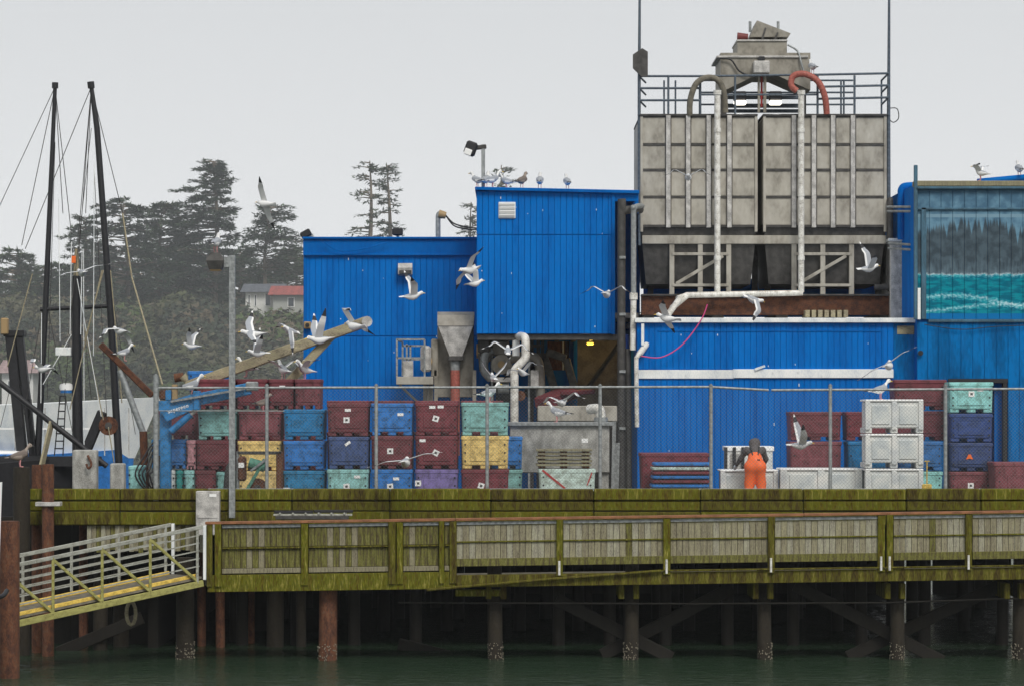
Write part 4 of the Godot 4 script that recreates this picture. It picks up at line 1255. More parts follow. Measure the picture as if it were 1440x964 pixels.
	obj("rim", slab(714, 593, 862, 598.5, -6.8, 1.6, 0.015), mats.galv, t)
	obj("upper_wall", slab(756, 570, 868, 592, -8.6, 0.3, 0.02), mats.steel, t)
	obj("notice", slab(818, 616, 827, 622, -6.89, 0.015), mats.white_clean, t)
	obj("leg", slab(720, 664, 730, 712, -7.0, 1.0), mats.concrete, t)
	obj("leg", slab(846, 664, 856, 712, -7.0, 1.0), mats.concrete, t)
	obj("outlet_elbow", one_tube(bend([at(829, 575, -7.4), at(840, 574, -7.2), at(844, 578, -7.2), at(845, 594, -7.2)], 4), 0.13, 14), mats.pvc, t)
	obj("outlet_flange", one_tube([at(845, 586, -7.2), at(845, 592, -7.2)], 0.18, 14), mats.galv, t)
	# stand pipes at the shed corner
	t = thing("stand_pipe", "tall brown pipe running up the corner beside the open bay", "pipe", at(874, 700, -10.2))
	obj("pipe", one_tube(bend([at(874, 700, -10.2), at(874, 310, -10.2), at(876, 298, -10.2), at(884, 295, -10.4), at(900, 295, -11.5)], 4), 0.11, 12), mats.steel_dark, t)
	for py in [360, 440, 520, 600]:
		obj("clamp", slab(871, py, 880, py + 4, -10.05, 0.3, 0.01), mats.galv, t)
	t = thing("stand_pipe", "grey and white pipe running down the shed corner", "pipe", at(891, 700, -10.1))
	obj("upper_pipe", one_tube(bend([at(903, 290, -11.8), at(896, 290, -10.6), at(891, 294, -10.1), at(891, 302, -10.1), at(891, 415, -10.1)], 4), 0.075, 12), mats.galv, t)
	obj("lower_pipe", one_tube([at(891, 414, -10.1), at(890, 492, -10.1)], 0.08, 12), mats.pvc, t)
	obj("coupling", one_tube([at(891, 412, -10.1), at(891, 421, -10.1)], 0.11, 12), mats.pvc, t)
	obj("foot_pipe", one_tube([at(883, 490, -10.3), at(884, 700, -10.3)], 0.09, 12), mats.steel_dark, t)
	for q in [[867, 622], [862, 590]]:
		obj("brace", one_bar(at(q[0], 700, -9.6), at(q[0] + 2, q[1], -9.6), 0.1, 0.1), mats.galv, t)

# ---------- boats ----------
func hull(x0: float, x1: float, z: float, beam: float, y0: float, y1: float, flare: float, bow_right: bool) -> MB:
	var m := MB.new()
	var rings := []
	for i in 9:
		var y := lerpf(y0, y1, i / 8.0)
		var k := i / 8.0
		var ring := PackedVector3Array()
		for s in 20:      # starboard from stern to bow and back along port
			var u := s / 9.0 if s < 10 else (19 - s) / 9.0
			var side := 1.0 if s < 10 else -1.0
			var w := beam / 2 * (1.0 - pow(u, 3.0)) * lerpf(0.8, 1.0, k) + 0.02
			var xx := lerpf(x0, x1 + flare * k, u)
			ring.append(Vector3(xx if bow_right else x0 + x1 - xx, y + 0.35 * u * u * k, z + side * w))
		rings.append(ring)
	m.loft(rings, true, true)
	return m

func build_boats() -> void:
	# the large white and blue vessel
	var z := -32.0
	var x0: float = wx(-160, z)
	var x1: float = wx(176, z)
	var t := thing("white_vessel", "large vessel with white topsides above a blue hull, bow towards the totes", "boat", Vector3(wx(60, z), 0, z))
	obj("hull", hull(x0, x1, z, 5.4, -0.4, wy(644, z), 0.3, true), mats.tote_blue, t)
	obj("topsides", hull(x0 + 0.1, x1 + 0.32, z, 5.2, wy(643.5, z), wy(572, z), 0.9, true), mats.white, t)
	for px in [20, 62, 104, 146, 180]:
		obj("plate_seam", slab(px, 573, px + 1.2, 640, z + 2.55 - (0.9 if px > 170 else 0.2 if px > 140 else 0.0), 0.06), mats.palegrey if mats.has("palegrey") else mats.steel_plain, t)
	obj("rub_rail", slab(-160, 601, 150, 603.5, z + 2.64, 0.1), mats.white_clean, t)
	# the dark trawler with its poles
	z = -14.0
	t = thing("trawler", "dark trawler with black poles, mast and gantry moored behind the pier", "boat", Vector3(wx(80, z), 0, z))
	obj("hull", hull(wx(-150, z), wx(120, z), z, 4.0, -0.4, wy(655, z), 0.3, true), mats.black, t)
	obj("bulwark", slab(-40, 641, 142, 655, z + 1.0, 0.1), mats.black, t)
	obj("wheelhouse", slab(-80, 634, 26, 641, z + 0.8, 2.0, 0.06), mats.white_clean, t)
	obj("awning_edge", slab(-80, 638, 27, 641.5, z + 0.9, 2.2, 0.02), mats.tote_blue, t)
	obj("pole", one_tube([at(50, 690, z), at(64, 420, z), at(77, 122, z)], [0.1, 0.085, 0.055], 10), mats.black, t)
	obj("pole_head", one_tube([at(77, 124, z), at(77, 116, z)], 0.09, 10), mats.black, t)
	obj("pole", one_tube([at(169, 690, z), at(155, 440, z), at(136, 180, z), at(128, 122, z)], [0.11, 0.1, 0.085, 0.06], 10), mats.black, t)
	obj("pole_head", one_tube([at(128, 124, z), at(127, 115, z)], 0.1, 10), mats.black, t)
	obj("mast", one_tube([at(109, 640, z), at(107, 450, z), at(107, 388, z)], [0.16, 0.13, 0.11], 10), mats.black, t)
	obj("mast_top", one_tube([at(107, 392, z), at(107, 350, z)], [0.09, 0.05], 8), mats.tan, t)
	obj("spreader", one_tube([at(56, 435, z), at(160, 430, z)], 0.06, 8), mats.black, t)
	obj("orange_box", slab(99, 360, 106, 370, z + 0.1, 0.12, 0.01), mats.sign_orange, t)
	for q in [[14, 466, 36, 690, 0.28], [27, 470, 52, 690, 0.2], [52, 690, 40, 560, 0.12]]:
		obj("gantry_leg", one_bar(at(q[0], q[1], z), at(q[2], q[3], z), q[4], 0.3, 0.02), mats.black, t)
	obj("gantry_head", slab(4, 464, 33, 473, z + 0.2, 0.5, 0.02), mats.black, t)
	obj("deck_lamp", slab(0, 447, 10, 470, z + 0.4, 0.3, 0.03), mats.brass, t)
	obj("boom", one_tube([at(-10, 530, z + 1.0), at(150, 655, z + 1.0)], 0.08, 8), mats.black, t)
	obj("winch_arm", one_bar(at(118, 640, z), at(144, 578, z), 0.28, 0.2, 0.03), mats.black, t)
	obj("hauling_block", one_tube([at(152, 598, z + 0.15), at(152, 598, z - 0.1)], 0.27, 16), mats.rust, t)
	obj("block_hub", one_tube([at(152, 598, z + 0.2), at(152, 598, z - 0.14)], 0.1, 12), mats.steel_dark, t)
	obj("radar_dome", one_tube([at(93, 548, z), at(93, 545, z), at(93, 540, z), at(93, 538, z)], [0.18, 0.2, 0.19, 0.1], 16), mats.white_clean, t)
	obj("radar_base", one_tube([at(93, 552, z), at(93, 548, z)], 0.17, 16), mats.tote_blue, t)
	obj("antenna_box", slab(77, 488, 99, 500, z + 0.15, 0.3, 0.02), mats.palegrey if mats.has("palegrey") else mats.white, t)
	for s in [0, 1]:
		obj("ladder_side", one_tube([at(76 + s * 12, 640, z + 0.3), at(84 + s * 8, 556, z + 0.3)], 0.018, 5), mats.black, t)
	for k in 8:
		obj("ladder_rung", one_tube([at(76 + k, 630 - k * 10.5, z + 0.3), at(89 + k * 0.4, 630 - k * 10.5, z + 0.3)], 0.02, 5), mats.black, t)
	obj("plank_ramp", one_bar(at(58, 655, z + 1.6), at(72, 594, z + 1.0), 0.22, 0.06), mats.tan, t)
	# rigging: wire stays and pale ropes
	for q in [[77, 122, -6, 300], [77, 122, 30, 345], [77, 122, 100, 330], [77, 122, 88, 300], [128, 122, 35, 350], [128, 122, 110, 330], [128, 122, 120, 300], [128, 122, 172, 300], [77, 122, 60, 470], [128, 122, 108, 392]]:
		obj("stay", one_tube([at(q[0], q[1], z), at(q[2], q[3], z - 0.5)], 0.011, 4), mats.steel_dark, t)
	for q in [[143, 380, 98, 575, 1], [145, 380, 118, 480, 1], [45, 385, 10, 515, 1], [82, 280, 84, 480, 0], [100, 340, 98, 470, 0], [115, 350, 113, 470, 0], [118, 460, 145, 590, 1], [117, 350, 118, 640, 0], [132, 230, 131, 500, 0], [155, 380, 171, 566, 1], [108, 392, 142, 585, 0], [58, 440, 57, 566, 0], [152, 600, 160, 650, 1], [100, 470, 60, 540, 0]]:
		obj("rope", one_tube([at(q[0], q[1], z + 0.3), at(q[2], q[3], z + 0.6)], 0.016 if q[4] else 0.011, 5), mats.tan if q[4] else mats.white, t)
	for q in [[128, 180, 96, 470], [132, 240, 150, 590], [77, 200, 66, 560], [107, 360, 90, 560], [107, 360, 128, 560], [60, 430, 30, 600], [160, 430, 190, 610], [20, 520, 0, 600], [64, 420, 108, 640]]:
		obj("stay", one_tube([at(q[0], q[1], z), at(q[2], q[3], z + 0.2)], 0.009, 4), mats.steel_dark, t)
	obj("rope", one_tube([at(172, 300, z - 0.5), at(185, 390, z), at(228, 540, -6.0)], 0.025, 5), mats.tan, t)
	# a sliver of the moored boat at the left edge
	t = thing("moored_boat", "white bow of a moored boat beside the thick rusty pile", "boat", at(-30, 925, 6.0))
	obj("hull", hull(wx(-200, 6.0), wx(-8, 6.0), 6.0, 2.6, -0.3, wy(700, 6.0), 0.16, true), mats.white_clean, t)
	obj("rub_rail", one_tube(bend([at(-20, 842, 7.2), at(2, 838, 6.6), at(9, 830, 6.2)], 4), 0.05, 8), mats.black, t)

# ---------- yard furniture ----------
func build_yard() -> void:
	var t := thing("street_lamp", "galvanised square lamp post with a box lantern and gull on top", "street lamp", at(326, 727, -1.85))
	obj("post", slab(321.5, 359, 330, 728, -1.75, 0.14, 0.012), mats.galv, t)
	obj("arm", slab(314, 361, 323, 376, -1.76, 0.12, 0.01), mats.galv, t)
	var m := MB.new()
	var ring := func(py, w, d): return PackedVector3Array([at(303, py, -1.8) + Vector3(-w, 0, d), at(303, py, -1.8) + Vector3(w, 0, d), at(303, py, -1.8) + Vector3(w, 0, -d), at(303, py, -1.8) + Vector3(-w, 0, -d)])
	m.loft([ring.call(379, 0.15, 0.15), ring.call(367, 0.21, 0.2), ring.call(363, 0.19, 0.18), ring.call(355, 0.1, 0.1)])
	obj("lantern", m, mats.steel_dark, t)
	obj("lens", one_box(at(303, 380, -1.8), Vector3(0.26, 0.04, 0.26), 0.01), mats.brass, t)
	# concrete posts at the pier end
	for q in [["concrete_post", "broad stained concrete post with an iron hook by the trawler", 101, 135, 632, -2.9], ["concrete_post", "narrow pale concrete post beside the trawler pole", 154, 174, 651, -2.9]]:
		t = thing(q[0], q[1], "post", at((q[2] + q[3]) / 2.0, 700, q[5]))
		obj("shaft", slab(q[2], q[4], q[3], 712, q[5] + 0.2, 0.4, 0.03), mats.concrete, t)
		if q[2] < 120:
			obj("hook", one_tube(bend([at(123, 640, q[5] + 0.25), at(128, 652, q[5] + 0.35), at(124, 658, q[5] + 0.35), at(121, 652, q[5] + 0.3)], 4), 0.03, 6), mats.rust, t)
	# blue crane
	var z := -4.6
	t = thing("deck_crane", "blue hydraulic knuckle crane with lettering on its boom beside the totes", "crane", at(230, 705, z))
	obj("column", slab(224, 566, 239, 712, z, 0.35, 0.04), mats.crane_blue, t)
	obj("base", slab(214, 690, 252, 716, z + 0.15, 0.7, 0.03), mats.black, t)
	m = MB.new()
	var bp := PackedVector2Array()
	for q in [[224, 575], [224, 563], [240, 563], [276, 552], [276, 574], [243, 588], [236, 592]]:
		var p = at(q[0], q[1], z)
		bp.append(Vector2(p.x, p.y))
	m.prism(bp, z - 0.15, z + 0.2)
	var bm := obj("boom", m, mats.crane_blue, t)
	obj("boom_flange", one_bar(at(240, 564, z + 0.24), at(344, 546, z + 0.24), 0.05, 0.12), mats.galv, t)
	obj("boom_extension", one_bar(at(274, 562, z), at(352, 545.5, z), 0.3, 0.28, 0.02), mats.crane_blue, t)
	obj("boom_collar", slab(271, 549, 280, 576, z + 0.24, 0.45, 0.02), mats.crane_blue, t)
	obj("boom_tip", slab(345, 536, 362, 549, z + 0.2, 0.3, 0.03), mats.galv, t)
	obj("cylinder", one_tube([at(240, 606, z + 0.1), at(268, 582, z + 0.1)], 0.09, 10), mats.crane_blue, t)
	obj("piston", one_tube([at(265, 585, z + 0.1), at(274, 577, z + 0.1)], 0.05, 10), mats.steel_plain, t)
	obj("slew_motor", slab(223, 547, 234, 562, z + 0.2, 0.3, 0.04), mats.rust_beam, t)
	obj("winch_drum", one_tube([at(245, 531, z + 0.1), at(258, 529, z + 0.1)], 0.11, 12), mats.rust, t)
	obj("winch_body", one_tube([at(256, 529, z + 0.1), at(262, 535, z + 0.1)], [0.13, 0.06], 12), mats.tan, t)
	obj("winch_post", slab(241, 540, 249, 562, z + 0.15, 0.2, 0.02), mats.brass, t)
	obj("valve_post", slab(232, 548, 240, 563, z + 0.22, 0.2, 0.02), mats.crane_blue, t)
	var tm := TextMesh.new()
	tm.text = "supereeo"
	var sf := SystemFont.new()
	sf.font_names = PackedStringArray(["Droid Sans"])
	sf.font_weight = 700
	tm.font = sf
	tm.font_size = 32
	tm.pixel_size = 0.0038
	tm.depth = 0.006
	var word := put("boom_lettering", tm, mats.white_clean, bm, at(250, 574, z + 0.205) - origin[t])
	word.rotation.z = 0.3
	for k in 5:
		obj("hydraulic_hose", one_tube(bend([at(222 - k, 612 + k * 4, z + 0.3), at(203 + k * 3, 640 + k * 5, z + 0.4), at(190 + k * 5, 668, z + 0.5), at(212 + k * 2, 690, z + 0.4), at(220 + k, 640, z + 0.35)], 6), 0.022, 5), mats.black, t)
	# timber conveyor boom
	t = thing("conveyor_boom", "long weathered timber boom slanting up across the warehouse front", "boom", at(390, 500, -8.0))
	obj("beam", one_bar(at(262, 543, -8.0), at(516, 452, -8.0), 0.27, 0.35, 0.02), mats.tan, t)
	obj("strut", one_bar(at(398, 545, -8.0), at(468, 470, -8.2), 0.22, 0.3, 0.02), mats.tan, t)
	obj("tip_roller", one_tube([at(516, 452, -7.75), at(516, 452, -8.25)], 0.14, 12), mats.steel_plain, t)
	obj("prop", slab(390, 545, 398, 716, -8.1, 0.2, 0.02), mats.steel_dark, t)
	obj("prop", slab(268, 545, 276, 716, -8.1, 0.2, 0.02), mats.steel_dark, t)
	# brown spars at the left of the crane
	t = thing("derrick_spar", "brown timber spar with a gull on it leaning towards the crane", "spar", at(178, 520, -6.0))
	obj("spar", one_bar(at(141, 484, -6.0), at(214, 556, -6.0), 0.16, 0.16, 0.02), mats.rust_beam, t)
	obj("stay_pole", one_tube([at(168, 520, -6.0), at(201, 608, -6.0)], 0.08, 8), mats.galv, t)
	obj("stand", one_tube([at(201, 606, -6.0), at(205, 716, -6.0)], 0.1, 8), mats.rust, t)
	# net winch behind the fence
	z = -3.3
	t = thing("net_winch", "orange and green winch on a rusty frame behind the chain-link fence", "winch", at(362, 714, z))
	obj("frame_beam", slab(333, 634, 396, 638.5, z, 0.12, 0.01), mats.steel_dark, t)
	obj("frame_post", slab(388, 634, 397, 714, z, 0.16, 0.015), mats.rust, t)
	obj("frame_post", slab(332, 634, 336, 714, z, 0.12, 0.015), mats.galv, t)
	obj("motor", slab(334, 641, 345, 676, z + 0.1, 0.35, 0.05), mats.rust, t)
	obj("gauge", slab(335, 650, 343, 657, z + 0.13, 0.04), mats.white_clean, t)
	obj("wheel", one_tube([at(362, 686, z + 0.15), at(362, 686, z - 0.1)], 0.25, 18), mats.rust, t)
	obj("wheel_hub", one_tube([at(362, 686, z + 0.2), at(362, 686, z - 0.14)], 0.09, 12), mats.steel_dark, t)
	obj("pump", one_tube([at(350, 650, z + 0.1), at(372, 656, z + 0.1)], 0.13, 12), mats.green_pump, t)
	obj("crank", one_bar(at(346, 690, z + 0.2), at(372, 645, z + 0.2), 0.08, 0.06, 0.01), mats.green_pump, t)
	obj("crank", one_bar(at(352, 662, z + 0.26), at(376, 644, z + 0.26), 0.06, 0.05, 0.01), mats.galv, t)
	obj("hose", one_tube(bend([at(330, 650, z), at(322, 655, z), at(318, 680, z), at(318, 714, z)], 5), 0.07, 8), mats.steel_dark, t)
	# pallets and the pale bin
	t = thing("pallet_stack", "weathered brown pallets piled on the pale striped bin", "pallet", at(795, 658, -5.2))
	for k in 5:
		for i in 3:
			obj("block", slab(757 + i * 31, 634 + k * 5.2, 767 + i * 31, 637 + k * 5.2, -4.9, 1.0), mats.rust, t)
		obj("board", slab(754 + (k % 2) * 2, 631 + k * 5.2, 833 - (k % 3), 634 + k * 5.2, -4.8 - 0.04 * (k % 2), 1.1, 0.006), mats.plank_b, t)
	# yellow shovel
	t = thing("shovel", "yellow plastic shovel standing against the mint tote", "shovel", at(1304, 688, -3.2))
	obj("handle", one_tube([at(1304, 649, -3.2), at(1304, 682, -3.2)], 0.018, 7), mats.yellow_edge, t)
	obj("grip", one_box(at(1304, 648, -3.2), Vector3(0.13, 0.03, 0.03), 0.01), mats.yellow_edge, t)
	obj("blade", slab(1297, 680, 1311, 697, -3.15, 0.06, 0.03), mats.yellow_edge, t)
	# lids stacked flat
	for k in 9:
		var tone: String = ["blue", "maroon", "pale", "blue", "maroon", "blue", "maroon", "pale", "blue"][k]
		var word2: String = {"blue": "blue", "maroon": "maroon", "pale": "pale"}[tone]
		var lm := rounded_slab(1.48, 1.2, 0.075, 0.09)
		var lo := put(numbered("tote_lid"), lm, mats["tote_" + tone], self, Vector3(wx(958, -5.0) + rng.randf_range(-0.03, 0.03), DECK + 0.02 + k * 0.108, -5.0))
		lo.set_meta("label", "%s flat tote lid, %s of the pile by the shed wall" % [word2, ["bottom one", "second from bottom", "third from bottom", "fourth from bottom", "middle one", "fourth from top", "third from top", "second from top", "topmost"][k]])
		lo.set_meta("category", "lid")
		lo.set_meta("group", "lids piled flat beside the shed")
		if k < 8:
			for s in [-1, 1]:
				put("spacer", one_box(Vector3(s * 0.5, 0.09, 0.45), Vector3(0.1, 0.034, 0.2)).mesh(), mats.black, lo)
	# crate with dark straps beside the worker
	z = -6.6
	t = thing("slatted_crate", "pale slatted crate with dark straps behind the worker", "crate", at(1052, 700, z))
	obj("body", slab(1022, 630, 1087, 715, z, 1.0, 0.02), mats.tote_grey, t)
	obj("rim", slab(1020, 627, 1089, 634, z + 0.04, 1.1, 0.02), mats.white_clean, t)
	for k in 8:
		obj("slat", slab(1027, 637 + k * 3.2, 1044, 639 + k * 3.2, z + 0.03, 0.04), mats.steel_plain, t)
	for px in [1021, 1033, 1045]:
		obj("strap", slab(px - 2.2, 628, px + 2.2, 660, z + 0.08, 0.05), mats.black, t)

func rrect(w: float, d: float, r: float, y: float) -> PackedVector3Array:
	var p := PackedVector3Array()
	for c in [[1, 1, 0.0], [-1, 1, PI / 2], [-1, -1, PI], [1, -1, PI * 1.5]]:
		for k in 4:
			var a: float = c[2] + k / 3.0 * PI / 2
			p.append(Vector3(c[0] * (w / 2 - r) + cos(a) * r, y, c[1] * (d / 2 - r) + sin(a) * r))
	return p

func rounded_slab(w: float, d: float, h: float, r: float) -> ArrayMesh:
	var m := MB.new()
	m.loft([rrect(w - 0.03, d - 0.03, r, 0.0), rrect(w, d, r, 0.015), rrect(w, d, r, h - 0.015), rrect(w - 0.03, d - 0.03, r, h)])
	return m.mesh()

# ---------- totes ----------
var tote_meshes := {}
func tote_parts(w: float, h: float) -> Dictionary:
	var key := "%.2f_%.2f" % [w, h]
	if tote_meshes.has(key):
		return tote_meshes[key]
	var d := 1.15
	var b := MB.new()
	b.loft([rrect(w * 0.93, d * 0.93, 0.09, 0.1), rrect(w * 0.945, d * 0.945, 0.09, 0.13), rrect(w * 0.975, d * 0.975, 0.09, h - 0.1), rrect(w, d, 0.07, h - 0.085), rrect(w, d, 0.07, h - 0.02), rrect(w - 0.03, d - 0.03, 0.07, h)])
	for x in [-0.37, 0.0, 0.37]:
		b.box(Vector3(x * w, 0.055, 0), Vector3(0.2 * w, 0.11, d * 0.9), 0.02)
	var panel := MB.new()
	panel.box(Vector3.ZERO, Vector3(w * 0.62, h * 0.46, 0.03), 0.012)
	var bolt := one_tube([Vector3.ZERO, Vector3(0, 0, 0.02)], 0.024, 8)
	tote_meshes[key] = {"body": b.mesh(), "panel": panel.mesh(), "bolt": bolt.mesh()}
	return tote_meshes[key]

func tote(tone: String, label: String, px0: float, px1: float, top: float, low: float, z: float, stickers := [], yaw := 0.0) -> Node3D:
	var k := (CAM_Z - z - 0.55) / FOCAL
	var w := (px1 - px0) * k
	var h := (low - top) * k
	var pos := Vector3(((px0 + px1) / 2.0 - 720.0) * k, CAM_Y - (low - 570.0) * k, z)
	if low > 700:
		pos.y = DECK
		h = CAM_Y - (top - 570.0) * k - DECK
	var t := thing("fish_tote", label, "tote", pos, "insulated fish totes stacked in the yard")
	t.rotation.y = yaw
	origin[t] = Vector3.ZERO
	var p := tote_parts(snappedf(w, 0.03), snappedf(h, 0.02))
	var wear: String = ["", "_faded", "_worn", ""][int(px0 * 7.0 + top * 3.0) % 4]
	put("body", p.body, mats["tote_" + tone + wear], t)
	for s in [-1, 1]:
		put("panel", p.panel, mats["tote_" + tone + wear], t, Vector3(0, h * 0.47, s * 1.15 * 0.479))
	for s in [-1, 1]:
		for y in [0.25, 0.5, 0.75]:
			put("bolt", p.bolt, mats.black, t, Vector3(s * w * 0.41, h * y, 1.15 * lerpf(0.4725, 0.4875, y) - 0.012))
	for s in stickers:      # [across, up, tilt]
		var q := put("sticker", one_box(Vector3.ZERO, Vector3(0.15, 0.14 if s.size() < 4 else 0.07, 0.008)).mesh(), mats.white_clean, t, Vector3(s[0] * w, s[1] * h, 0.574))
		q.rotation.z = s[2]
		if s.size() < 4:
			put("print", one_box(Vector3(0, 0, 0.006), Vector3(0.06, 0.055, 0.004)).mesh(), mats.steel_dark, q)
	return t

func bin(label: String, px0: float, px1: float, top: float, low: float, z: float) -> void:
	var k := (CAM_Z - z - 0.55) / FOCAL
	var w := (px1 - px0) * k
	var y0 := CAM_Y - (low - 570.0) * k
	var y1 := CAM_Y - (top - 570.0) * k
	if low > 700:
		y0 = DECK
	var h := y1 - y0
	var t := thing("harvest_bin", label, "bin", Vector3(((px0 + px1) / 2.0 - 720.0) * k, y0, z), "grey ribbed bins by the worker")
	origin[t] = Vector3.ZERO
	var b := MB.new()
	b.box(Vector3(0, h * 0.54, 0), Vector3(w * 0.94, h * 0.78, 1.08), 0.03)
	for x in [-0.44, 0.0, 0.44]:
		b.box(Vector3(x * w, h * 0.08, 0), Vector3(w * 0.12, h * 0.16, 1.05), 0.015)
	obj("body", b, mats.tote_grey, t)
	obj("rim", one_box(Vector3(0, h * 0.965, 0), Vector3(w, h * 0.07, 1.16), 0.02), mats.white_clean, t)
	for x in [-0.47, 0.0, 0.47]:
		obj("rib", one_box(Vector3(x * w * 0.97, h * 0.52, 0.555), Vector3(w * 0.085, h * 0.84, 0.05), 0.012), mats.tote_grey, t)
	for x in [-0.235, 0.235]:
		obj("panel", one_box(Vector3(x * w, h * 0.54, 0.55), Vector3(w * 0.3, h * 0.56, 0.03), 0.01), mats.tote_palegrey, t)

func build_totes() -> void:
	var z := -4.6
	# four front stacks, from the teal stack to the yellow one
	tote("tealblue", "teal-blue tote on top of the all-blue stack beside the winch", 398, 457, 575, 618, z - 0.5)
	tote("blue", "mid-blue tote in the middle of the all-blue stack", 398, 457, 619, 660, z - 0.5)
	tote("tealblue", "teal-blue tote at the bottom of the all-blue stack", 398, 457, 661, 705, z - 0.5, [[-0.42, 0.35, 0.0]])
	tote("maroon", "maroon tote on top of the navy tote", 459, 519, 567, 613, z, [[-0.03, 0.5, 0.0], [0.0, 0.8, 0.0, 1]])
	tote("navy", "navy tote between a maroon tote and a mint tote", 461, 519, 614, 659, z, [[-0.02, 0.8, 0.6, 1]])
	tote("mint", "mint tote under the navy tote", 459, 519, 660, 705, z, [[-0.03, 0.48, 0.1], [0.22, 0.78, 0.0, 1]])
	tote("blue", "blue tote on top of a maroon tote, white tag on its panel", 521, 581, 567, 612, z, [[0.2, 0.66, 0.0, 1]])
	tote("maroon", "maroon tote sandwiched between two blue totes", 521, 581, 613, 659, z, [[-0.04, 0.55, 0.0]])
	tote("blue", "blue tote at the bottom beside the purple tote", 521, 581, 660, 705, z, [[-0.04, 0.48, 0.1], [0.1, 0.72, 0.0, 1]])
	tote("maroon", "maroon tote with white scratches and two tags, top of the purple tote's stack", 583, 645, 566, 612, z, [[-0.02, 0.52, -0.3], [-0.1, 0.87, 0.0, 1], [0.09, 0.88, 0.0, 1]])
	tote("maroon", "maroon tote resting directly on the purple tote", 583, 645, 613, 659, z, [[-0.02, 0.5, -0.5], [-0.32, 0.87, 0.0, 1]])
	tote("purple", "purple tote at the bottom of its stack", 583, 645, 660, 705, z, [[-0.42, 0.58, 0.0]])
	tote("mint", "stained mint tote on top of the pale yellow tote", 648, 716, 566, 612, z)
	tote("yellow", "pale yellow tote with rust-coloured marks under a mint tote", 648, 716, 613, 659, z)
	tote("maroon", "maroon tote under the pale yellow tote", 648, 716, 660, 705, z, [[-0.08, 0.5, -0.3]])
	tote("blue", "blue tote half hidden behind the pale yellow tote", 690, 735, 614, 659, z - 1.6)
	tote("mint", "mint tote half hidden behind the bottom maroon tote by the pallets", 690, 735, 660, 705, z - 1.6)
	for q in [[459, 519, "rear maroon tote showing its rim behind the tote on the navy one"], [521, 581, "rear maroon tote showing its rim behind the tagged blue tote"], [583, 645, "rear maroon tote showing its rim behind the scratched maroon tote"], [648, 708, "rear maroon tote showing its rim behind the stained mint tote"]]:
		tote("maroon", q[2], q[0], q[1], 562.5, 606, z - 1.8)
		tote("maroon", "maroon rear tote hidden behind the front stacks near %s" % ["the navy tote", "the tagged blue tote", "the scratched tote", "the yellow tote"][int((q[0] - 459) / 62)], q[0], q[1], 607, 705, z - 1.8)
	# left stacks behind the crane and winch
	tote("mint", "mint tote on top of the stack behind the lamp post", 277, 333, 577, 618, z - 0.9)
	tote("maroon", "maroon tote under the mint tote behind the lamp post", 275, 328, 619, 660, z - 0.9)
	tote("maroon", "maroon tote at the bottom behind the lamp post", 273, 303, 661, 705, z - 0.9)
	tote("mint", "mint tote at the bottom beside the grey winch hose", 303, 330, 663, 705, z - 1.0)
	tote("maroon", "maroon tote on top of the yellow tote behind the winch", 334, 397, 577, 618, z - 0.9)
	tote("yellow", "yellow tote behind the winch frame", 333, 396, 619, 661, z - 0.9)
	tote("yellow", "yellow tote at the bottom behind the winch wheel", 333, 396, 662, 705, z - 0.9)
	tote("rose", "faded rose tote squeezed between a blue and a maroon tote", 261, 275, 619, 660, z - 0.9)
	tote("blue", "blue tote beside the crane column, middle of its stack", 236, 261, 618, 659, z - 0.9)
	tote("tealblue", "teal-blue tote right behind the crane column", 212, 236, 617, 659, z - 0.9)
	tote("palegrey", "pale grey tote at the foot of the crane", 220, 246, 661, 705, z - 0.9)
	tote("green", "dark green tote beside the pale grey tote", 246, 258, 661, 705, z - 1.0)
	tote("mint", "mint tote beside the dark green tote", 258, 273, 661, 705, z - 0.9)
	tote("maroon", "maroon tote behind the crane's blue cylinder", 222, 276, 577, 617, z - 1.6)
	tote("mint", "mint tote standing alone left of the crane hoses", 180, 198, 655, 705, z - 0.4)
	# the long raised row at the back
	for q in [[276, 331, "maroon tote in the raised back row behind the crane boom"], [332, 376, "maroon tote in the middle of the raised back row"], [377, 413, "maroon tote in the raised back row left of the end one"], [414, 451, "end maroon tote of the raised back row against the warehouse"]]:
		tote("maroon", q[2], q[0], q[1], 533, 575, z - 3.2, [[0.05, 0.75, 0.0, 1]] if q[0] in [332, 377] else [])
		tote("maroon", "lower " + q[2], q[0], q[1], 576, 705, z - 3.2)
	tote("blue", "blue tote with a pale lid on the raised back row", 263, 322, 521, 550, z - 4.6)
	# pale bin by the pallets
	var striped := tote("pale", "pale mint bin with red stripes under the brown pallets", 757, 838, 659, 705, -5.0)
	for q in [[-0.62, 0.78, -0.05, 0.32, 0.05], [0.62, 0.72, 0.5, 0.4, 0.03]]:
		put("tape_stripe", one_bar(Vector3(q[0], q[1], 0.575), Vector3(q[2], q[3], 0.575), q[4], 0.012).mesh(), mats.red, striped)
	# right yard
	var zb := -7.4
	tote("maroon", "upper maroon tote against the blue shed behind the flying gull", 1111, 1184, 579, 619, zb)
	tote("maroon", "lower maroon tote against the blue shed behind the flying gull", 1111, 1184, 620, 705, zb)
	tote("maroon", "maroon tote above a teal-blue tote beside the grey bin stack", 1190, 1250, 579, 619, zb)
	tote("tealblue", "teal-blue tote half hidden by the grey bin stack", 1192, 1250, 620, 705, zb)
	tote("maroon", "topmost maroon tote behind the grey bin stack", 1257, 1332, 533, 576, zb)
	tote("maroon", "maroon tote second from top behind the grey bin stack", 1257, 1332, 577, 619, zb)
	tote("blue", "blue tote behind the shovel", 1266, 1327, 620, 661, zb + 0.6)
	tote("mint", "mint tote at the bottom behind the shovel", 1266, 1327, 662, 705, zb + 0.6)
	tote("mint", "mint tote with a white tag on top of two navy totes", 1335, 1398, 537, 580, -6.6, [[0.0, 0.62, 0.0], [0.2, 0.75, 0.0, 1]])
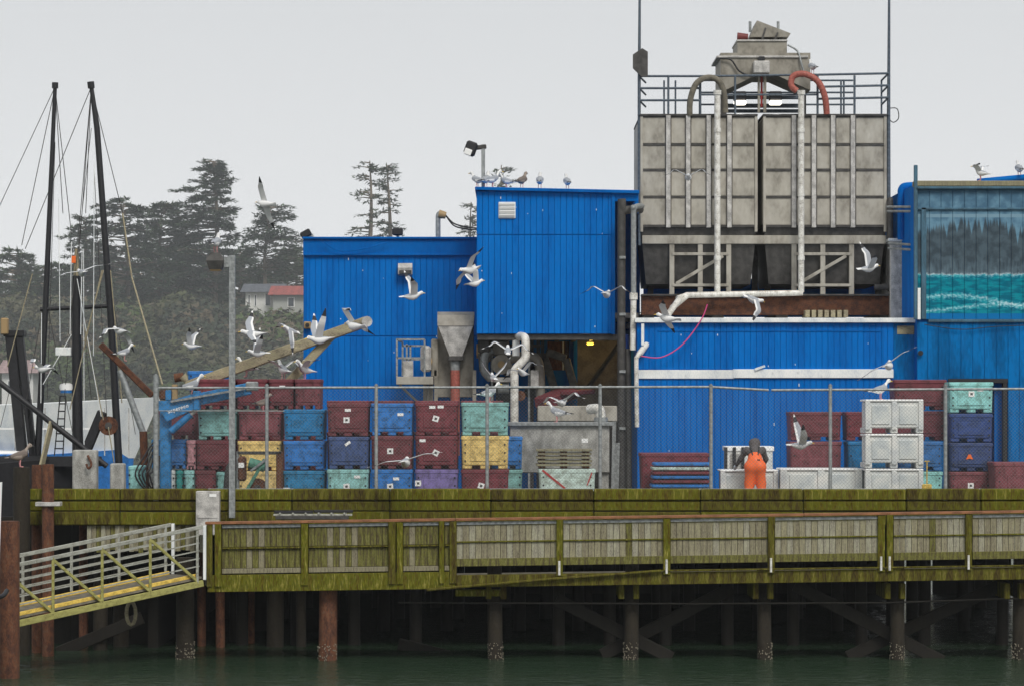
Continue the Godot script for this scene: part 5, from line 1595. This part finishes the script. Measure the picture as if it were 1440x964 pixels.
	tote("navy", "upper navy tote under the tagged mint tote", 1336, 1397, 581, 621, -6.6)
	var marked := tote("navy", "lower navy tote with an orange arrow mark", 1336, 1397, 622, 662, -6.6)
	var arrow := MB.new()
	arrow.prism(PackedVector2Array([Vector2(-0.09, 0), Vector2(-0.03, 0.02), Vector2(0.03, 0.02), Vector2(0.09, 0), Vector2(0.03, 0.13), Vector2(-0.03, 0.13)]), 0.0, 0.01)
	put("arrow_mark", arrow.mesh(), mats.sign_orange, marked, Vector3(-0.05, 0.3, 0.572))
	tote("maroon", "maroon tote at the bottom under the navy totes", 1336, 1395, 663, 705, -6.6, [[0.0, 0.5, 0.0]])
	tote("maroon", "broad maroon tote beside the doorway, wider than the others", 1397, 1500, 650, 705, -5.6)
	tote("maroon", "big maroon tote standing behind the pile of lids", 900, 998, 637, 705, -6.4)
	bin("top grey bin of the three-high stack with a gull on it", 1217, 1299, 561, 608.5, -4.8)
	bin("middle grey bin of the three-high stack", 1217, 1299, 609.5, 657.5, -4.8)
	bin("bottom grey bin of the three-high stack", 1217, 1299, 658.5, 705, -4.8)
	bin("grey bin the worker is bending over", 1013, 1095, 660, 705, -5.6)
	bin("grey bin between the worker and the three-high stack", 1097, 1213, 658, 705, -5.4)

# ---------- chain-link fence ----------
func build_fence() -> void:
	var z := -2.3
	var t := thing("chain_link_fence", "galvanised chain-link fence with pipe posts on the mossy pier edge", "fence", at(830, 687, z))
	var posts := [219, 375, 529, 685, 844, 1000, 1168, 1330, 1490]
	var low: float = wy(689, z)
	for i in posts.size():
		var top := 527 if i == 0 else 541
		obj("post", one_tube([at(posts[i], 712, z), at(posts[i], top, z)], 0.065 if i == 0 else 0.045, 10), mats.galv, t)
		obj("post_cap", one_tube([at(posts[i], top + 1, z), at(posts[i], top - 2, z)], [0.07 if i == 0 else 0.055, 0.02], 10), mats.galv, t)
	for q in [[219, 545, 1000, 543.5], [1000, 543.5, 1081, 548], [1085, 548, 1490, 546]]:
		obj("top_rail", one_tube([at(q[0], q[1], z), at(q[2], q[3], z)], 0.03, 8), mats.galv, t)
	obj("tension_wire", one_tube([at(219, 577, z), at(400, 577.5, z)], 0.012, 5), mats.galv, t)
	obj("tension_wire", one_tube([at(219, 687, z), at(1490, 687, z)], 0.014, 5), mats.galv, t)
	var hi: float = wy(547, z)
	var step := 0.088
	for i in posts.size() - 1:
		var x0: float = wx(posts[i], z) + 0.05
		var x1: float = wx(posts[i + 1], z) - 0.05
		var m := MB.new()
		var hh := hi - low
		for s in [-1, 1]:
			var c := x0 - hh
			while c < x1:
				var p := Vector2(c, low)
				var q := Vector2(c + hh, hi)
				if p.x < x0:
					p = Vector2(x0, low + (x0 - c))
				if q.x > x1:
					q = Vector2(x1, low + (x1 - c))
				if s < 0:
					p.y = low + hi - p.y
					q.y = low + hi - q.y
				m.tube([Vector3(p.x, p.y, z + s * 0.004), Vector3(q.x, q.y, z + s * 0.004)], 0.0021, 4, false)
				c += step
		obj("chain_mesh", m, mats.wire, t)

# ---------- the worker ----------
# smooth union of tapered capsules, meshed as surface nets; bones: [a, b, ra, rb]
func flesh(bones: Array, cell: float, soft: float) -> MB:
	var lo: Vector3 = bones[0][0]
	var hi: Vector3 = lo
	for b in bones:
		for e in [[0, 2], [1, 3]]:
			var r: float = b[e[1]] + cell * 2
			lo = lo.min(b[e[0]] - Vector3(r, r, r))
			hi = hi.max(b[e[0]] + Vector3(r, r, r))
	var n := Vector3i(((hi - lo) / cell).ceil()) + Vector3i(2, 2, 2)
	var fld := PackedFloat32Array()
	fld.resize(n.x * n.y * n.z)
	for k in n.z:
		for j in n.y:
			for i in n.x:
				var p := lo + Vector3(i, j, k) * cell
				var acc := 0.0
				var best := 1e9
				for b in bones:
					var ab: Vector3 = b[1] - b[0]
					var h := clampf((p - b[0]).dot(ab) / maxf(ab.length_squared(), 1e-6), 0, 1)
					var d: float = (p - b[0] - ab * h).length() - lerpf(b[2], b[3], h)
					best = minf(best, d)
					if d < soft * 4.0:
						acc += exp(-d / soft)
				fld[(k * n.y + j) * n.x + i] = -soft * log(acc) if acc > 1e-9 else best
	var idx := {}
	var pts := PackedVector3Array()
	var g := MB.new()
	var off := [Vector3i(0, 0, 0), Vector3i(1, 0, 0), Vector3i(0, 1, 0), Vector3i(1, 1, 0), Vector3i(0, 0, 1), Vector3i(1, 0, 1), Vector3i(0, 1, 1), Vector3i(1, 1, 1)]
	var edges := [[0, 1], [2, 3], [4, 5], [6, 7], [0, 2], [1, 3], [4, 6], [5, 7], [0, 4], [1, 5], [2, 6], [3, 7]]
	for k in n.z - 1:
		for j in n.y - 1:
			for i in n.x - 1:
				var vals := []
				var neg := 0
				for o in off:
					var q: float = fld[((k + o.z) * n.y + j + o.y) * n.x + i + o.x]
					vals.append(q)
					neg += 1 if q < 0 else 0
				if neg == 0 or neg == 8:
					continue
				var sum := Vector3.ZERO
				var c := 0
				for e in edges:
					var a: float = vals[e[0]]
					var b: float = vals[e[1]]
					if (a < 0) != (b < 0):
						sum += Vector3(off[e[0]]).lerp(Vector3(off[e[1]]), a / (a - b))
						c += 1
				idx[Vector3i(i, j, k)] = pts.size()
				pts.append(lo + (Vector3(i, j, k) + sum / c) * cell)
	var quads := []
	var nrm := PackedVector3Array()
	nrm.resize(pts.size())
	for key in idx:
		var v0: float = fld[(key.z * n.y + key.y) * n.x + key.x]
		for ax in 3:
			var stp := Vector3i.ZERO
			stp[ax] = 1
			var u := Vector3i.ZERO
			u[(ax + 1) % 3] = 1
			var w := Vector3i.ZERO
			w[(ax + 2) % 3] = 1
			var o: Vector3i = key + stp
			var v1: float = fld[(o.z * n.y + o.y) * n.x + o.x]
			if (v0 < 0) == (v1 < 0):
				continue
			if not (idx.has(key - u) and idx.has(key - w) and idx.has(key - u - w)):
				continue
			var q := [idx[key - u - w], idx[key - w], idx[key], idx[key - u]]
			if v0 >= 0:
				q.reverse()
			quads.append(q)
			var fn := (pts[q[2]] - pts[q[0]]).cross(pts[q[3]] - pts[q[1]])
			for e in q:
				nrm[e] += fn
	for i in nrm.size():
		nrm[i] = nrm[i].normalized()
	for q in quads:
		g.tri(pts[q[0]], pts[q[1]], pts[q[2]], nrm[q[0]], nrm[q[1]], nrm[q[2]])
		g.tri(pts[q[0]], pts[q[2]], pts[q[3]], nrm[q[0]], nrm[q[2]], nrm[q[3]])
	return g

func build_person() -> void:
	# stands with the back to the water, bending over a bin: x across, y up, -z forward
	var base := Vector3(wx(1062, -4.3), DECK, -4.3)
	var t := thing("person", "person in orange bib overalls and dark hooded jacket bending over a grey bin", "person", base)
	var V := func(x, y, z): return base + Vector3(x, y, z)
	var hipL = V.call(-0.1, 0.86, 0.06)
	var hipR = V.call(0.1, 0.86, 0.06)
	var kneeL = V.call(-0.14, 0.46, 0.0)
	var kneeR = V.call(0.15, 0.46, 0.0)
	var ankL = V.call(-0.16, 0.09, 0.05)
	var ankR = V.call(0.17, 0.09, 0.05)
	var waist = V.call(0.0, 0.98, 0.03)
	var chest = V.call(0.0, 1.2, -0.14)
	var neck = V.call(0.01, 1.34, -0.3)
	var head = V.call(0.02, 1.42, -0.38)
	var shL = V.call(-0.2, 1.27, -0.2)
	var shR = V.call(0.2, 1.27, -0.2)
	var elL = V.call(-0.33, 1.06, -0.32)
	var elR = V.call(0.3, 1.05, -0.34)
	var wrL = V.call(-0.42, 0.9, -0.5)
	var wrR = V.call(0.26, 0.88, -0.55)
	var legs := [[hipL, kneeL, 0.125, 0.09], [hipR, kneeR, 0.125, 0.09], [kneeL, ankL, 0.09, 0.075], [kneeR, ankR, 0.09, 0.075]]
	var trunk := [[hipL, hipR, 0.13, 0.13], [waist, hipL, 0.13, 0.13], [waist, hipR, 0.13, 0.13], [waist, chest, 0.14, 0.155], [chest, shL, 0.13, 0.085], [chest, shR, 0.13, 0.085], [chest, neck, 0.12, 0.06], [neck, head, 0.06, 0.09]]
	var arms := [[shL, elL, 0.08, 0.062], [elL, wrL, 0.06, 0.045], [shR, elR, 0.08, 0.062], [elR, wrR, 0.06, 0.045]]
	obj("body", flesh(legs + trunk + arms, 0.024, 0.02), mats.jacket, t)
	var hd := flesh([[head, V.call(0.02, 1.47, -0.42), 0.095, 0.09], [head, V.call(0.02, 1.4, -0.46), 0.075, 0.06], [V.call(0.02, 1.43, -0.5), V.call(0.02, 1.415, -0.525), 0.016, 0.014], [V.call(-0.075, 1.43, -0.4), V.call(-0.08, 1.42, -0.4), 0.03, 0.025], [V.call(0.115, 1.43, -0.4), V.call(0.12, 1.42, -0.4), 0.03, 0.025]], 0.011, 0.012)
	obj("head", hd, mats.skin, t)
	obj("hood", flesh([[V.call(0.0, 1.44, -0.37), V.call(0.04, 1.45, -0.38), 0.128, 0.128], [neck + Vector3(0, -0.03, 0.02), V.call(0.02, 1.38, -0.34), 0.12, 0.11]], 0.016, 0.02), mats.jacket, t)
	var bib := []
	for b in legs + [[hipL, hipR, 0.13, 0.13], [waist, hipL, 0.14, 0.13], [waist, hipR, 0.14, 0.13], [waist, waist.lerp(chest, 0.45), 0.15, 0.145]]:
		bib.append([b[0], b[1], b[2] + 0.028, b[3] + 0.03])
	var ov := obj("overalls", flesh(bib, 0.022, 0.02), mats.orange, t)
	for s in [-1, 1]:
		obj("brace", one_tube(bend([waist.lerp(chest, 0.5) + Vector3(s * 0.06, 0.04, 0.165), chest + Vector3(s * 0.09, 0.07, 0.14), chest + Vector3(s * 0.11, 0.16, 0.0)], 4), 0.02, 6), mats.black, ov)
		obj("boot", flesh([[V.call(s * 0.16, 0.22, 0.05), V.call(s * 0.165, 0.07, 0.06), 0.085, 0.07], [V.call(s * 0.165, 0.055, 0.06), V.call(s * 0.18, 0.05, -0.14), 0.055, 0.048]], 0.016, 0.015), mats.rubber, t)
	obj("patch", one_box(waist + Vector3(0.07, 0.06, 0.18), Vector3(0.07, 0.03, 0.01)), mats.black, ov)
	for e in [[wrL, elL, -1.0], [wrR, elR, 1.0]]:
		var d: Vector3 = (e[0] - e[1]).normalized()
		var sd: Vector3 = d.cross(Vector3.UP).normalized()
		var up: Vector3 = sd.cross(d)
		var palm: Vector3 = e[0] + d * 0.07
		var hb := [[e[0], palm, 0.034, 0.036], [palm - sd * 0.022, palm + sd * 0.022, 0.03, 0.03]]
		for k in 4:
			var root: Vector3 = palm + d * 0.025 + sd * (k - 1.5) * 0.021
			var mid: Vector3 = root + d * [0.036, 0.042, 0.04, 0.03][k] - up * 0.012
			hb.append([root, mid, 0.0105, 0.0098])
			hb.append([mid, mid + d * 0.014 - up * [0.028, 0.032, 0.03, 0.024][k], 0.0098, 0.0085])
		var tr: Vector3 = palm - sd * e[2] * 0.035
		hb.append([tr, tr - sd * e[2] * 0.02 + d * 0.035, 0.013, 0.0115])
		hb.append([tr - sd * e[2] * 0.02 + d * 0.035, tr - sd * e[2] * 0.012 + d * 0.06 - up * 0.01, 0.0115, 0.0095])
		obj("gloved_hand", flesh(hb, 0.0062, 0.005), mats.glove, t)

# ---------- gulls: forward is +x, y up, span along z ----------
func gull_mesh(pose: Dictionary) -> ArrayMesh:
	var m := MB.new()
	var white := Color(0.8, 0.8, 0.79)
	var grey := Color(0.36, 0.38, 0.41)
	var dark := Color(0.03, 0.03, 0.035)
	if pose.get("brown", false):
		white = Color(0.3, 0.25, 0.21)
		grey = Color(0.17, 0.14, 0.12)
	var stand: bool = pose.get("stand", false)
	# body rings: x, y, half height, half width
	var st := [[0.262, 0.062, 0.012, 0.012], [0.25, 0.066, 0.034, 0.03], [0.222, 0.07, 0.046, 0.04], [0.19, 0.06, 0.046, 0.042], [0.15, 0.036, 0.052, 0.05], [0.09, 0.01, 0.076, 0.074], [0.01, -0.005, 0.088, 0.086], [-0.08, 0.0, 0.072, 0.072], [-0.16, 0.014, 0.044, 0.05], [-0.21, 0.02, 0.024, 0.046], [-0.31, 0.022, 0.008, 0.064], [-0.325, 0.022, 0.004, 0.06]]
	if stand:
		st = [[0.232, 0.205, 0.012, 0.012], [0.22, 0.208, 0.034, 0.03], [0.192, 0.21, 0.046, 0.04], [0.155, 0.19, 0.05, 0.042], [0.13, 0.13, 0.058, 0.05], [0.09, 0.06, 0.084, 0.076], [0.01, 0.01, 0.096, 0.09], [-0.08, -0.005, 0.076, 0.076], [-0.17, -0.012, 0.044, 0.05], [-0.22, -0.02, 0.024, 0.04], [-0.3, -0.03, 0.01, 0.046], [-0.32, -0.032, 0.005, 0.04]]
	var seg := 12
	var P := []
	for s in st:
		var row := []
		for k in seg:
			var a := TAU * k / seg
			row.append(Vector3(s[0], s[1] + sin(a) * s[2], cos(a) * s[3]))
		P.append(row)
	var nor := func(i, k):
		var a: float = TAU * k / seg
		var s: Array = st[i]
		return Vector3(0.25 if i < 3 else (-0.15 if i > 8 else 0.0), sin(a) / maxf(s[2], 0.004) * 0.03, cos(a) / maxf(s[3], 0.004) * 0.03).normalized()
	for i in st.size() - 1:
		for k in seg:
			var j := (k + 1) % seg
			var a := TAU * (k + 0.5) / seg
			m.col = grey if sin(a) > 0.35 and i >= 5 and i <= 8 else white
			m.tri(P[i][k], P[i + 1][j], P[i + 1][k], nor.call(i, k), nor.call(i + 1, j), nor.call(i + 1, k))
			m.tri(P[i][k], P[i][j], P[i + 1][j], nor.call(i, k), nor.call(i, j), nor.call(i + 1, j))
	for e in [0, st.size() - 1]:
		for k in seg:
			m.col = white
			m.tri_out(Vector3(st[e][0], st[e][1], 0), P[e][k], P[e][(k + 1) % seg], Vector3.ZERO)
	if stand and not pose.has("wing"):
		for s in [-1.0, 1.0]:      # folded wing with the dark tip past the tail
			var rings := []
			for q in [[0.12, 0.05, 0.03, 0.012], [0.08, 0.05, 0.062, 0.022], [0.0, 0.03, 0.07, 0.026], [-0.1, 0.012, 0.052, 0.022], [-0.2, -0.008, 0.03, 0.016], [-0.3, -0.02, 0.016, 0.01], [-0.39, -0.024, 0.006, 0.004]]:
				var r := PackedVector3Array()
				for k in 8:
					var a := TAU * k / 8.0
					var off: float = lerpf(0.078, 0.012, clampf((0.1 - q[0]) / 0.42, 0, 1))
					r.append(Vector3(q[0], q[1] + sin(a) * q[2], s * (off + cos(a) * q[3])))
				rings.append(r)
			for i in rings.size() - 1:
				m.col = grey if i < 4 else dark
				m.loft([rings[i], rings[i + 1]], i == 0, i == rings.size() - 2)
	else:
		for s in [-1.0, 1.0]:
			var w: Array = pose["wing"] if s > 0 else pose.get("wing2", pose["wing"])
			# w: inner rise, outer rise, inner sweep, outer sweep (radians), share of full span
			var ln: float = w[4]
			var sh := Vector3(0.07, 0.05 + (0.02 if stand else 0.0), s * 0.055)
			var d1 := Vector3(sin(w[2]), sin(w[0]) * cos(w[2]), s * cos(w[0]) * cos(w[2])).normalized()
			var d2 := Vector3(sin(w[3]), sin(w[1]) * cos(w[3]), s * cos(w[1]) * cos(w[3])).normalized()
			var spine := []
			var chord := []
			for i in 5:
				spine.append(sh + d1 * 0.27 * ln * i / 4.0)
				chord.append(lerpf(0.17, 0.165, i / 4.0))
			for i in range(1, 8):
				var u := i / 7.0
				spine.append(sh + d1 * 0.27 * ln + (d1.lerp(d2, minf(1.0, u * 2.5))).normalized() * 0.42 * ln * u)
				chord.append(lerpf(0.165, 0.015, pow(u, 1.6)))
			var cnt := spine.size()
			var nx := []
			for i in cnt:
				var t: Vector3 = (spine[mini(i + 1, cnt - 1)] - spine[maxi(i - 1, 0)]).normalized()
				var back := Vector3(-1, 0, 0)
				back = (back - t * back.dot(t)).normalized()
				var up: Vector3 = back.cross(t) * s
				nx.append([back, up])
			var rows := []
			for i in cnt:
				var b: Vector3 = nx[i][0]
				var u2: Vector3 = nx[i][1]
				var c: float = chord[i]
				var le: Vector3 = spine[i] - b * c * 0.25
				var th := 0.014 if i < 5 else lerpf(0.012, 0.003, (i - 4) / 7.0)
				rows.append([le, le + b * c * 0.3 + u2 * th, le + b * c * 0.7 + u2 * th * 0.5, le + b * c, le + b * c * 0.7 - u2 * th * 0.3, le + b * c * 0.3 - u2 * th * 0.5])
			for i in cnt - 1:
				var mid := Vector3.ZERO
				for k in 6:
					mid += (rows[i][k] + rows[i + 1][k]) / 12.0
				for k in 6:
					var topside := k < 3
					m.col = dark if i >= 8 else (grey if topside and not (k == 2 and i < 8) else white)
					if i == cnt - 2:
						m.col = white if topside else dark
					m.quad_out(rows[i][k], rows[i][(k + 1) % 6], rows[i + 1][(k + 1) % 6], rows[i + 1][k], mid)
	return m.mesh()

var gull_cache := {}
func gull(label: String, p: Vector3, key: String, yaw: float, pitch := 0.0, roll := 0.0, size := 1.0) -> void:
	var poses := {
		"glide": {"wing": [0.12, -0.08, 0.1, -0.3, 1.0]},
		"arch": {"wing": [0.5, -0.45, 0.15, -0.35, 1.0]},
		"up": {"wing": [1.05, 0.75, 0.0, -0.35, 1.0]},
		"vee": {"wing": [0.85, 1.05, -0.1, -0.3, 1.0]},
		"down": {"wing": [-0.35, -0.85, 0.1, -0.35, 1.0]},
		"split": {"wing": [1.1, 1.15, 0.1, -0.3, 1.0], "wing2": [-0.6, -0.9, 0.1, -0.3, 0.95]},
		"fold": {"wing": [0.55, -0.2, 0.5, -1.0, 0.95]},
		"stand": {"stand": true},
		"brown": {"stand": true, "brown": true},
		"perch_open": {"stand": true, "wing": [0.55, 0.2, 0.1, -0.7, 0.85]},
	}
	if not gull_cache.has(key):
		gull_cache[key] = gull_mesh(poses[key])
	var stand: bool = poses[key].get("stand", false)
	var t := thing("gull", label, "gull", p, "gulls perched about the pier" if stand else "gulls in flight")
	origin[t] = Vector3.ZERO
	t.basis = Basis(Vector3.UP, yaw) * Basis(Vector3.BACK, pitch) * Basis(Vector3.RIGHT, roll)
	t.scale = Vector3.ONE * size * (1.12 if stand else 1.18)
	var lift := Vector3(0, 0.21, 0) if stand else Vector3.ZERO
	put("body", gull_cache[key], mats.feather, t, lift)
	if not gull_cache.has("beak"):
		gull_cache["beak"] = one_tube([Vector3(-0.01, 0, 0), Vector3(0.03, -0.003, 0), Vector3(0.052, -0.014, 0)], [0.013, 0.011, 0.003], 8).mesh()
		gull_cache["leg"] = one_tube([Vector3(0, 0, 0), Vector3(-0.01, -0.08, 0), Vector3(0.0, -0.145, 0), Vector3(0.05, -0.15, 0)], [0.012, 0.009, 0.009, 0.014], 6).mesh()
		gull_cache["eye"] = one_tube([Vector3(0, 0, -0.003), Vector3(0, 0, 0.003)], 0.007, 8).mesh()
	var hx := Vector3(0.232, 0.2, 0) if stand else Vector3(0.262, 0.058, 0)
	put("beak", gull_cache.beak, mats.steel_dark if key == "brown" else mats.yellow_edge, t, hx + lift)
	for s in [-1, 1]:
		put("eye", gull_cache.eye, mats.black, t, hx + lift + Vector3(-0.035, 0.018, s * 0.037))
		if stand:
			put("leg", gull_cache.leg, mat("leg_pink", rgb8(216, 150, 150), 0.6), t, Vector3(0.0, 0.15, s * 0.035))

func build_gulls() -> void:
	rng.seed = 99
	var R := 0.0
	var L := PI
	# in flight: label, bearing, depth, pose, yaw, pitch, roll, size
	for q in [
		["gull gliding in front of the trawler mast with wings level", 115, 384, -9.0, "glide", 2.0, 0.0, -0.25, 0.95],
		["gull banking steeply beside the tallest spruce", 372, 287, -5.0, "glide", 2.6, 0.1, 1.0, 0.9],
		["gull flapping down beside the trawler's right-hand pole", 168, 466, -8.0, "down", 2.4, 0.1, 0.3, 0.95],
		["gull flying past the trawler gantry", 60, 519, -9.0, "arch", 2.7, 0.0, 0.2, 0.9],
		["small gull flying before the wooded bluff near the lamp post", 269, 487, -9.0, "up", 2.9, 0.05, 0.0, 0.75],
		["gull with one wing up and one down right of the lamp post", 355, 470, -6.0, "split", 3.3, 0.0, 0.3, 1.0],
		["gull flying just under the split-winged one above the boom", 362, 497, -7.0, "vee", 3.3, 0.0, -0.2, 0.85],
		["pale gull swooping with a drooped wing near the warehouse corner", 407, 465, -7.0, "down", 3.9, 0.2, -0.7, 0.85],
		["gull with raised wings above the timber boom", 449, 478, -6.0, "vee", 3.5, -0.1, 0.1, 1.05],
		["gull with cupped wings at the tip of the timber boom", 498, 459, -6.0, "fold", 2.4, 0.1, 0.6, 1.1],
		["gull with raised wings below the wall lamp", 580, 417, -9.0, "up", 0.2, 0.1, 0.2, 0.95],
		["gull seen from above with spread wings on the blue wall", 661, 380, -8.0, "glide", 3.9, -0.2, 0.7, 1.0],
		["gull with dangling legs just under the spread-winged one", 668, 399, -8.5, "vee", 0.4, 0.15, -0.3, 0.8],
		["gull with bowed wings against the overhanging block corner", 853, 414, -8.0, "arch", 1.3, 0.0, 0.0, 0.95],
		["gull with bowed wings in front of the steel tank", 968, 249, -9.0, "arch", 1.5, 0.0, 0.0, 0.9],
		["gull gliding along the slanting white pipe", 938, 448, -7.5, "glide", 2.8, 0.15, 0.5, 1.0],
		["gull crossing in front of the rusty roof beam", 1060, 422, -8.0, "down", 0.5, -0.3, 0.6, 0.9],
		["gull with a raised wing beside the tank frame's corner", 1222, 378, -9.0, "up", 0.3, 0.1, 0.4, 0.9],
		["gull with long wings banked over the white band's end", 1250, 514, -6.0, "glide", 1.2, 0.1, -0.5, 1.05],
		["gull with raised wings in front of the maroon totes by the shed", 1126, 626, -3.4, "vee", 0.15, 0.0, 0.25, 0.95],
		["gull skimming past the maroon and purple totes", 570, 650, -1.0, "glide", 1.4, 0.0, -0.2, 1.1],
		["gull with bowed wings above the grey settling tank", 790, 566, -5.5, "arch", 1.1, 0.0, -0.15, 0.9],
		["gull braking with spread wings beside the white zigzag pipe", 714, 494, -8.0, "arch", 1.6, 0.3, 0.1, 0.9],
		["gull flapping just above the fence before the hopper hose", 694, 531, -7.0, "vee", 1.8, 0.2, 0.0, 0.8],
		["gull turning behind the white zigzag pipe's foot", 735, 524, -8.0, "arch", 4.2, 0.2, 0.3, 0.8],
	]:
		gull(q[0], at(q[1], q[2], q[3]), q[4], q[5], q[6], q[7], q[8])
	# perched: label, bearing of the feet, depth, pose, yaw, size
	for q in [
		["gull standing on the brown spar by the trawler", 175, 507, -5.95, "stand", 0.2, 0.85],
		["gull standing on the blue tote of the raised row", 346, 529, -8.0, "stand", 2.9, 1.0],
		["gull with half-open wings on the raised maroon row", 398, 533, -7.6, "perch_open", 2.2, 1.0],
		["gull opening its wings at the end of the raised row", 428, 533, -7.5, "perch_open", 3.7, 1.0],
		["gull standing on the blue crane boom", 270, 557, -4.5, "stand", 0.15, 1.1],
		["mottled gull standing on a tote behind the fence post", 370, 577, -5.2, "brown", 0.3, 0.85],
		["gull standing on the mint tote above the fence rail", 689, 565.5, -4.6, "stand", 0.2, 1.0],
		["gull standing on the rim of the grey settling tank", 783, 593, -7.2, "stand", 2.9, 1.05],
		["gull standing on the top grey bin", 1239, 561, -4.8, "stand", 0.25, 1.0],
		["gull at the roof corner beside the floodlight post", 671, 264.5, -11.4, "stand", 2.6, 0.9],
		["gull in front of the floodlight post with its back turned", 683, 264.8, -11.3, "stand", 1.2, 0.95],
		["gull on the block roof just right of the floodlight post", 693, 264.9, -11.4, "stand", 0.3, 1.0],
		["pale gull on the block roof in front of the pine top", 712, 265.3, -11.4, "stand", 2.8, 0.85],
		["dark brown gull on the block roof", 734, 265.8, -11.4, "brown", 1.0, 0.95],
		["gull facing away on the block roof beside the dark brown one", 759, 266.3, -11.4, "stand", 1.5, 0.95],
		["lone gull farthest along the block roof from the floodlight", 798, 267.2, -11.4, "stand", 1.8, 0.9],
		["brown young gull standing on a wooden pile", 28, 656, -1.9, "brown", 0.4, 1.1],
		["gull sitting on the street lamp's lantern", 303, 355, -1.8, "stand", 1.3, 0.95],
		["gull standing on the tank-top rail beside the feed hopper", 1143, 104.5, -12.95, "stand", 1.9, 0.85],
		["gull with half-open wings on the mural building's roof pipe", 1379, 254, -9.6, "perch_open", 2.7, 0.85],
		["gull at the far end of the mural building's roof pipe", 1434, 249, -9.9, "stand", 1.7, 0.9],
	]:
		gull(q[0], at(q[1], q[2], q[3]), q[4], q[5], 0.0, 0.0, q[6])
